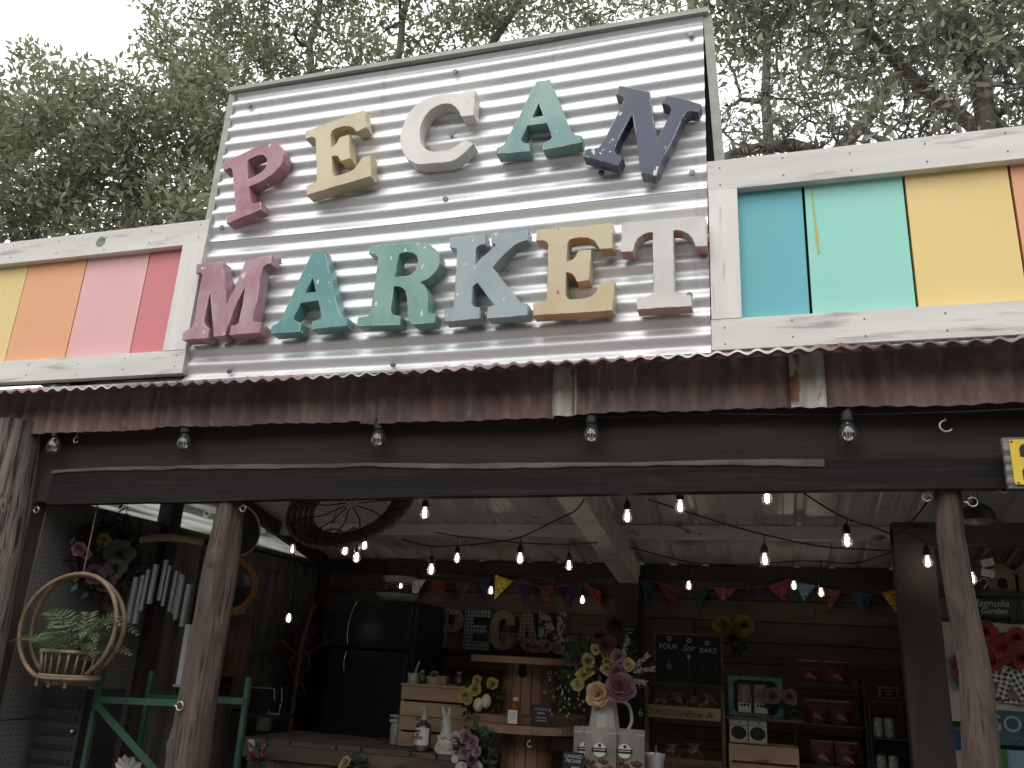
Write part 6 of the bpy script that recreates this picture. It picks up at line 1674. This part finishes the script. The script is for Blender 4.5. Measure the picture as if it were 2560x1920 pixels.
for i, (x, z, lab) in enumerate(((-.635, 1.348, 'bagged loaf at the left end of the upper bread tray'), (-.54, 1.348, 'second bagged loaf from the left on the upper bread tray'), (-.44, 1.348, 'third bagged loaf on the upper bread tray'), (-.345, 1.348, 'bagged loaf at the right end of the upper bread tray'),
                       (-.58, 1.073, 'bagged loaf at the left of the lower bread tray'), (-.45, 1.073, 'bagged loaf at the right of the lower bread tray'))):
    bread(lab, x, z, 1.05 + .1 * (i % 2), i)
t = chalk_sign('black framed chalk board reading pour, stir, bake above the bread rack', -.678, -.288, 2.30, 1.522, 1.80, [('POUR', .043, -.602, 1.715, 0), ('Stir', .052, -.482, 1.708, .45), ('BAKE', .043, -.362, 1.702, 0)], frame=m_rack, name='chalk_board')
m_chalk = MATS['white chalk']
for i, x in enumerate((-.595, -.475, -.368)):
    zz = 1.776 - .008 * i
    obj('emblem', MB().tube([(x + .011 * math.cos(a), 2.298, zz + .011 * math.sin(a)) for a in np.linspace(0, 2 * PI, 21)[:-1]], .0028, 5, closed=True), m_chalk, t)
    put('lettering', text_mesh('lettering', str(i + 1), .016, m_chalk, extrude=.0003), t, (x - wloc(t).x, -.002, zz - .006 - wloc(t).z))
obj('drawing', MB().prism([(-.612, 1.60), (-.585, 1.595), (-.575, 1.625), (-.592, 1.635), (-.596, 1.665), (-.601, 1.635), (-.615, 1.625)], 2.2975, 2.2995), pm('grey chalk', srgb(120, 122, 122), rough=.9), t)
obj('drawing', MB().tube([(-.478, 2.298, 1.66), (-.476, 2.298, 1.60), (-.470, 2.298, 1.555)], .002, 5), MATS['grey chalk'], t)
obj('drawing', MB().ball((-.479, 2.298, 1.675), .012, 10, 5, (.8, .12, 1.2)), m_chalk, t)
obj('drawing', MB().tube([(-.40, 2.298, 1.63), (-.395, 2.298, 1.57), (-.37, 2.298, 1.56), (-.325, 2.298, 1.575), (-.32, 2.298, 1.625), (-.355, 2.298, 1.63), (-.355, 2.298, 1.575)], .0016, 5), MATS['grey chalk'], t)
chalk_sign('tall narrow chalk strip with price left of the bread rack', -.79, -.725, 2.18, 1.12, 1.60, [('AND', .030, -.752, 1.505, 0), ('___', .03, -.752, 1.488, 0), ('6', .060, -.752, 1.325, 0), ('-', .04, -.752, 1.2, 0)])
chalk_sign('tiny black tag with white lettering on the wall post', -.955, -.875, 2.79, 1.80, 1.86, [('~~~~', .014, -.915, 1.840, 0), ('~~~', .013, -.915, 1.818, 0)])

# ------------------------------------------------------------------ teal framed display and bags
t = thing('teal_display', 'teal framed display box with packaged cookies right of the bread rack', 'display box', (-.095, 2.2, 1.365))
m_teal = pm('chipped teal frame paint', srgb(92, 148, 134), srgb(70, 120, 108), rough=.6, scale=(10, 10, 10))
fo = [(-.244, 1.365), (.055, 1.365), (.055, 1.58), (-.244, 1.58)]
fi = [(-.215, 1.40), (-.195, 1.378), (.008, 1.378), (.028, 1.40), (.028, 1.54), (.005, 1.563), (-.192, 1.563), (-.215, 1.54)]
put('frame', curve_mesh('frame', [fo, fi], .02, .001, m_teal), t, (.095, -.01, -1.365))
obj('back', MB().box(-.235, .046, 2.24, 2.25, 1.37, 1.575), m_black, t)
for i, x in enumerate((-.155, -.065)):
    tt = thing('cookie_pack', ('left', 'right')[i] + ' cookie pack standing inside the teal display', 'pack', (x, 2.22, 1.375), 'cookie packs in the teal display')
    obj('bag', MB().grid(lambda u, v: (x + u * .085 * (1 - .18 * v), 2.222 - .012 * math.cos(PI * u), 1.375 + .165 * v), list(np.linspace(-.5, .5, 8)), list(np.linspace(0, 1, 8))), m_bag, tt, smooth=180)
    lb = obj('label', MB().box(x - .036, x + .034, 2.2065, 2.208, 1.385, 1.435), MATS['white paper label'], tt)
    for k in range(3):
        obj('mark', MB().ball((x - .018 + k * .018, 2.206, 1.425), .0075, 8, 4, (1, .15, 1)), m_ink, lb)
tag(obj('display_shelf', MB().box(-.26, .16, 2.12, 2.36, 1.350, 1.362), m_rack), 'wooden shelf under the teal display', 'shelf')
for i, x in enumerate((-.192, -.088)):
    t = thing('coffee_bag', ('left', 'right')[i] + ' white bag with round dark window below the teal display', 'bag', (x, 2.15, 1.225), 'white bags with dark windows')
    obj('bag', MB().box(x - .049, x + .049, 2.14, 2.18, 1.225, 1.347), m_cer, t)
    obj('window', MB().lathe([(.0001, .001), (.043, .001), (.043, 0), (.0001, 0)], n=24).xf(Matrix.Translation((x, 2.1398, 1.278)) @ Matrix.Rotation(PI / 2, 4, 'X') @ Matrix.Diagonal((1, .82, 1, 1))), m_mirror, t)
    obj('mark', MB().ball((x + .006, 2.139, 1.333), .005, 8, 4, (1, .2, 1)), m_ink, t)
    obj('strip', MB().box(x - .049, x + .049, 2.137, 2.1385, 1.316, 1.320), MATS['grey print'], t)
crate('dark framed crate below the white window bags', -.245, .125, 2.08, 2.30, 1.04, 1.222, 2, 'pine crates')
bouquet('two yellow tissue flowers on the back wall left of the red bags', (-.22, 2.75, 1.70), ((-.22, 2.7, 1.76), (.06, .03, .06)), [((-.288, 2.62, 1.878), .062, 'gold', 4), ((-.160, 2.62, 1.882), .066, 'gold', 4)], 131, nleaf=60)
bouquet('two blush peonies at the right edge of the teal display', (.05, 2.2, 1.36), ((.04, 2.2, 1.42), (.05, .03, .05)), [((.0, 2.14, 1.483), .046, 'blush', 5), ((.088, 2.14, 1.483), .046, 'blush', 5)], 141, nleaf=60)

# ------------------------------------------------------------------ red bags on dark shelving
t = thing('shelf_unit', 'black shelving against the back wall with red bags', 'shelving', (.32, 2.5, .12))
for z in (1.565, 1.345, 1.125, .9):
    obj('shelf', MB().box(.12, .50, 2.36, 2.62, z - .015, z), m_black, t)
for x in (.11, .50):
    obj('side', MB().box(x, x + .015, 2.36, 2.62, .12, 1.60), m_black, t)
m_redbag = pm('red foil bag', srgb(92, 28, 33), srgb(70, 21, 26), rough=.5, scale=(14, 14, 14), bump=.2, bscale=(20, 20, 20))
m_print = pm('cream print', srgb(150, 118, 106), rough=.7)
k = 0
for row, (z, xs2) in enumerate(((1.566, ((.148, .283), (.298, .438))), (1.346, ((.180, .302), (.312, .436))), (1.126, ((.198, .322), (.332, .455))))):
    for c_, (x0, x1) in enumerate(xs2):
        lab = ('upper', 'middle', 'lower')[row] + ' shelf, ' + ('left', 'right')[c_] + ' red foil bag with script lettering'
        t = thing('red_bag', lab, 'bag', ((x0 + x1) / 2, 2.42, z), 'red foil bags on the shelving')
        xm = (x0 + x1) / 2; w_2 = x1 - x0
        obj('bag', MB().grid(lambda u, v: (xm + u * w_2, 2.40 - .022 * math.cos(PI * u) * (1 - v ** 3), z + .122 * v), list(np.linspace(-.5, .5, 9)), list(np.linspace(0, 1, 7))), m_redbag, t, smooth=180)
        obj('back', MB().box(x0, x1, 2.401, 2.44, z, z + .06), m_redbag, t)
        obj('stitched_top', MB().box(x0, x1, 2.396, 2.402, z + .117, z + .127), m_print, t)
        put('lettering', mesh_of('lettering', MB().tube(scrawl(.085, .022, row + c_), .0014, 4), m_print), t, (0, -.045, .074))
        put('motif', curve_mesh('motif', [[(-.03, .03), (-.005, .045), (.025, .02), (.035, .0), (.01, .012), (-.02, .018)]], .001, 0, m_print), t, (.004, -.044, .012))
t = thing('shelf_unit', 'small black shelving with white tins beside the partition', 'shelving', (.60, 2.35, .12))
for z in (1.495, 1.300, 1.105):
    obj('shelf', MB().box(.515, .72, 2.26, 2.44, z - .012, z), m_black, t)
for x in (.512, .718):
    obj('side', MB().box(x, x + .008, 2.26, 2.44, .12, 1.495), m_black, t)
m_tin = pm('patterned white tin', srgb(186, 186, 178), srgb(140, 142, 138), rough=.5, scale=(60, 60, 60), lo=.48, hi=.54)
for i, (x, z) in enumerate(((.562, 1.3005), (.622, 1.3005), (.566, 1.1055), (.628, 1.1055))):
    t = thing('white_tin', ('left white tin on the upper shelf by the partition', 'right white tin on the upper shelf by the partition', 'left white tin on the lower shelf by the partition', 'right white tin on the lower shelf by the partition')[i], 'tin', (x, 2.32, z), 'white tins by the partition')
    obj('body', MB().lathe([(.0001, 0), (.026, 0), (.026, .098), (.0001, .098)], (x, 2.32, z), 18), m_tin, t, smooth=40)
    obj('lid', MB().lathe([(.0001, .0982), (.0265, .0982), (.0265, .110), (.0001, .110)], (x, 2.32, z), 18), m_black, t, smooth=40)
t = chalk_sign('tiny framed chalk easel on top of the small shelving', .590, .672, 2.30, 1.513, 1.555, [('~~~~~', .009, .631, 1.542, 0), ('~~~~', .008, .631, 1.526, 0)], frame=m_rack, name='chalk_easel')
for x in (.598, .664):
    obj('leg', MB().bar((x, 2.30, 1.515), (x + (.01 if x > .63 else -.01), 2.28, 1.497), .006, .006), m_rack, t)

# ------------------------------------------------------------------ right bay behind the cedar post
t = thing('pendant_lamp', 'dark dome pendant lamp hanging right of the right post', 'lamp', (.88, .9, 2.28))
obj('shade', MB().lathe([(.072, 0), (.070, .02), (.055, .05), (.030, .068), (.012, .074), (.012, .09), (.0001, .09)], (.885, .9, 2.285), 24), m_black, t, smooth=50)
obj('diffuser', MB().lathe([(.0001, -.02), (.05, -.018), (.068, -.002), (.0001, .0)], (.885, .9, 2.285), 20), pm('grey glass diffuser', srgb(96, 92, 84), rough=.4), t, smooth=60)
for dx in (-.006, .008):
    obj('chain', MB().tube([(.885 + dx, .9, 2.37), (.885 + dx * .5, .9, 2.66)], .002, 5), m_black, t)
# display wall of flags and boards
obj_w = obj('display_board', MB().box(.80, 2.3, 1.80, 1.83, .12, 2.20), m_greywood)
tag(obj_w, 'grey board wall behind the flags in the right bay', 'wall')
t = thing('garden_flag', 'cream garden flag with red flowers and leaves behind the right post', 'flag', (1.08, 1.72, 1.43))
m_flag = pm('cream flag cloth', srgb(196, 188, 178), srgb(180, 170, 160), rough=.9, scale=(5, 5, 5))
obj('cloth', MB().grid(lambda u, v: (.835 + u * .50, 1.74 + .012 * math.sin(u * 11) * (1 - v * .5), 1.43 + v * .475), list(np.linspace(0, 1, 24)), list(np.linspace(0, 1, 6))), m_flag, t, smooth=180)
obj('rod', MB().tube([(.81, 1.745, 1.908), (1.36, 1.745, 1.908)], .006, 8), m_black, t)
for i, (x, z, r) in enumerate(((1.03, 1.86, .055), (1.10, 1.79, .060), (1.045, 1.715, .055), (1.125, 1.70, .05), (.905, 1.715, .035), (.90, 1.66, .032), (1.17, 1.84, .05), (1.18, 1.74, .05))):
    obj('flower_print', bloom((x, 1.715, z), r, (0, -1, .05), 2, 6, i), PET['red'], t, smooth=180)
for i, (x, z) in enumerate(((1.075, 1.84), (1.06, 1.765), (1.10, 1.745), (.925, 1.60), (1.15, 1.78))):
    mb = MB(); petal(mb, (x, 1.718, z), (math.cos(i), 0, math.sin(i)), (-math.sin(i), 0, math.cos(i)), .05, .035, .02); obj('leaf_print', mb, m_stem, t)
m_ging = checker_mat('black gingham ribbon', srgb(200, 198, 192), (.012, .012, .012), .012)
for i, (x, z, w, h, a) in enumerate(((1.09, 1.62, .05, .16, 20), (1.14, 1.62, .05, .17, -25), (1.07, 1.645, .10, .05, 10), (1.15, 1.655, .10, .05, -15))):
    me = mesh_of('ribbon', MB().grid(lambda u, v: (u * w, -.010 * math.cos(u * 3), v * h), list(np.linspace(-.5, .5, 6)), list(np.linspace(-.5, .5, 6))), m_ging, 180)
    put('ribbon', me, t, (x - 1.08, 1.70 - 1.72, z - 1.43), (0, R(a), 0))
obj('hem', MB().box(.94, 1.20, 1.712, 1.716, 1.530, 1.548), m_ging, t)
t = thing('teal_sign', 'teal chalk sign with pale lettering GON at the right edge', 'sign', (1.10, 1.70, 1.35))
obj('board', MB().box(.965, 1.40, 1.70, 1.715, 1.34, 1.495), pm('faded teal board', srgb(62, 92, 98), srgb(48, 74, 80), rough=.8, scale=(6, 6, 12)), t)
put('lettering', text_mesh('lettering', 'GON', .105, pm('pale chalk letter', srgb(150, 160, 162), rough=.9), shear=.05), t, (0, -.003, .05))
put('lettering', mesh_of('lettering', MB().tube(scrawl(.12, .018, 2), .0016, 4), MATS['pale chalk letter']), t, (.04, -.003, .022))
t = thing('script_sign', 'dark hanging sign with white script lettering above the flag', 'sign', (1.05, 1.70, 1.93))
obj('board', MB().prism(rrect(.955, 1.165, 1.935, 2.025, .02), 1.70, 1.712), m_black, t)
put('lettering', text_mesh('lettering', 'Magnolia', .050, MATS['white chalk'], shear=.35), t, (.012, -.003, .052))
put('lettering', text_mesh('lettering', 'Garden', .040, MATS['white chalk'], shear=.35), t, (.028, -.003, .018))
tag(obj('moss_shelf', MB().box(.83, 1.5, 1.66, 1.79, 2.030, 2.055), pm('mossy green shelf', srgb(70, 84, 62), srgb(52, 62, 48), rough=.9, scale=(10, 10, 10))), 'mossy green shelf above the script sign', 'shelf')
m_tan = pm('tan cork house', srgb(140, 126, 104), srgb(116, 102, 82), rough=.85, scale=(14, 14, 14))
for i, (x, w, h) in enumerate(((1.13, .12, .13), (1.26, .11, .15))):
    t = thing('bird_house', ('left tan birdhouse with a dark arched hole on the mossy shelf', 'right tan birdhouse with a square hole on the mossy shelf')[i], 'birdhouse', (x, 1.72, 2.055), 'birdhouses on the mossy shelf')
    obj('box', MB().prism([(x - w / 2, 2.056), (x + w / 2, 2.056), (x + w / 2, 2.056 + h * .7), (x, 2.056 + h), (x - w / 2, 2.056 + h * .7)], 1.68, 1.77), m_tan, t)
    obj('hole', MB().prism(rrect(x - .022, x + .022, 2.066, 2.066 + .055, .018), 1.677, 1.6795), m_void, t)
    obj('roof', MB().bar((x - w * .6, 1.725, 2.056 + h * .66), (x, 1.725, 2.056 + h * 1.03), .11, .008), m_tan, t)
    obj('roof', MB().bar((x + w * .6, 1.725, 2.056 + h * .66), (x, 1.725, 2.056 + h * 1.03), .11, .008), m_tan, t)
for i, (x, z, a) in enumerate(((1.035, 2.175, -15), (1.03, 2.125, 8))):
    t = thing('paper_tag', ('upper white printed tag hanging under the header', 'lower white printed tag hanging under the header')[i], 'tag', (x, 1.50, z), 'paper tags under the header')
    me = mesh_of('card', MB().box(-.030, .030, -.0015, .0015, -.018, .018), MATS['white paper label'])
    put('card', me, t, (0, 0, 0), (R(8), R(a), R(12)))
    obj('string', MB().tube([(x, 1.50, z + .017), (x + .004, 1.45, 2.216)], .0008, 4), m_cord, t)
hook('hook', 'pale question mark shaped hook by the right bay bulb', [(1.03, 1.62, 2.06)] + [(1.035 + .018 * math.cos(a), 1.62, 2.095 + .018 * math.sin(a)) for a in np.linspace(-1.2, 3.2, 12)], .004)
for i, (x, z, c_, lab) in enumerate(((.845, 1.34, (46, 84, 120), 'blue folded cloth below the flag behind the right post'), (.845, 1.25, (170, 164, 156), 'white cloth with a dark drawing at the foot of the right post'), (1.02, 1.27, (84, 120, 70), 'green folded cloth at the right bay floor edge'), (1.12, 1.27, (130, 164, 176), 'pale blue cloth at the lower right corner'))):
    o = obj('folded_cloth', MB().grid(lambda u, v: (x - .06 + u * .13, 1.70 - .01 * math.sin(u * 8) - .015 * v, z - .05 + v * .10), list(np.linspace(0, 1, 10)), list(np.linspace(0, 1, 5))), pm('cloth %d' % i, srgb(*c_), tuple(q * .8 for q in srgb(*c_)), rough=.9, scale=(10, 10, 10)), smooth=180)
    tag(o, lab, 'cloth', 'folded cloths in the right bay')
tag(obj('stone_strip', MB().box(.765, .830, 1.66, 1.70, .12, 1.95), pm('crazed white board', srgb(140, 138, 132), srgb(110, 106, 100), rough=.8, scale=(12, 12, 6), c3=srgb(40, 38, 36), c3scale=(26, 26, 26), c3lo=.56, c3hi=.58)), 'crackled white strip board between the partition and the flag', 'board')
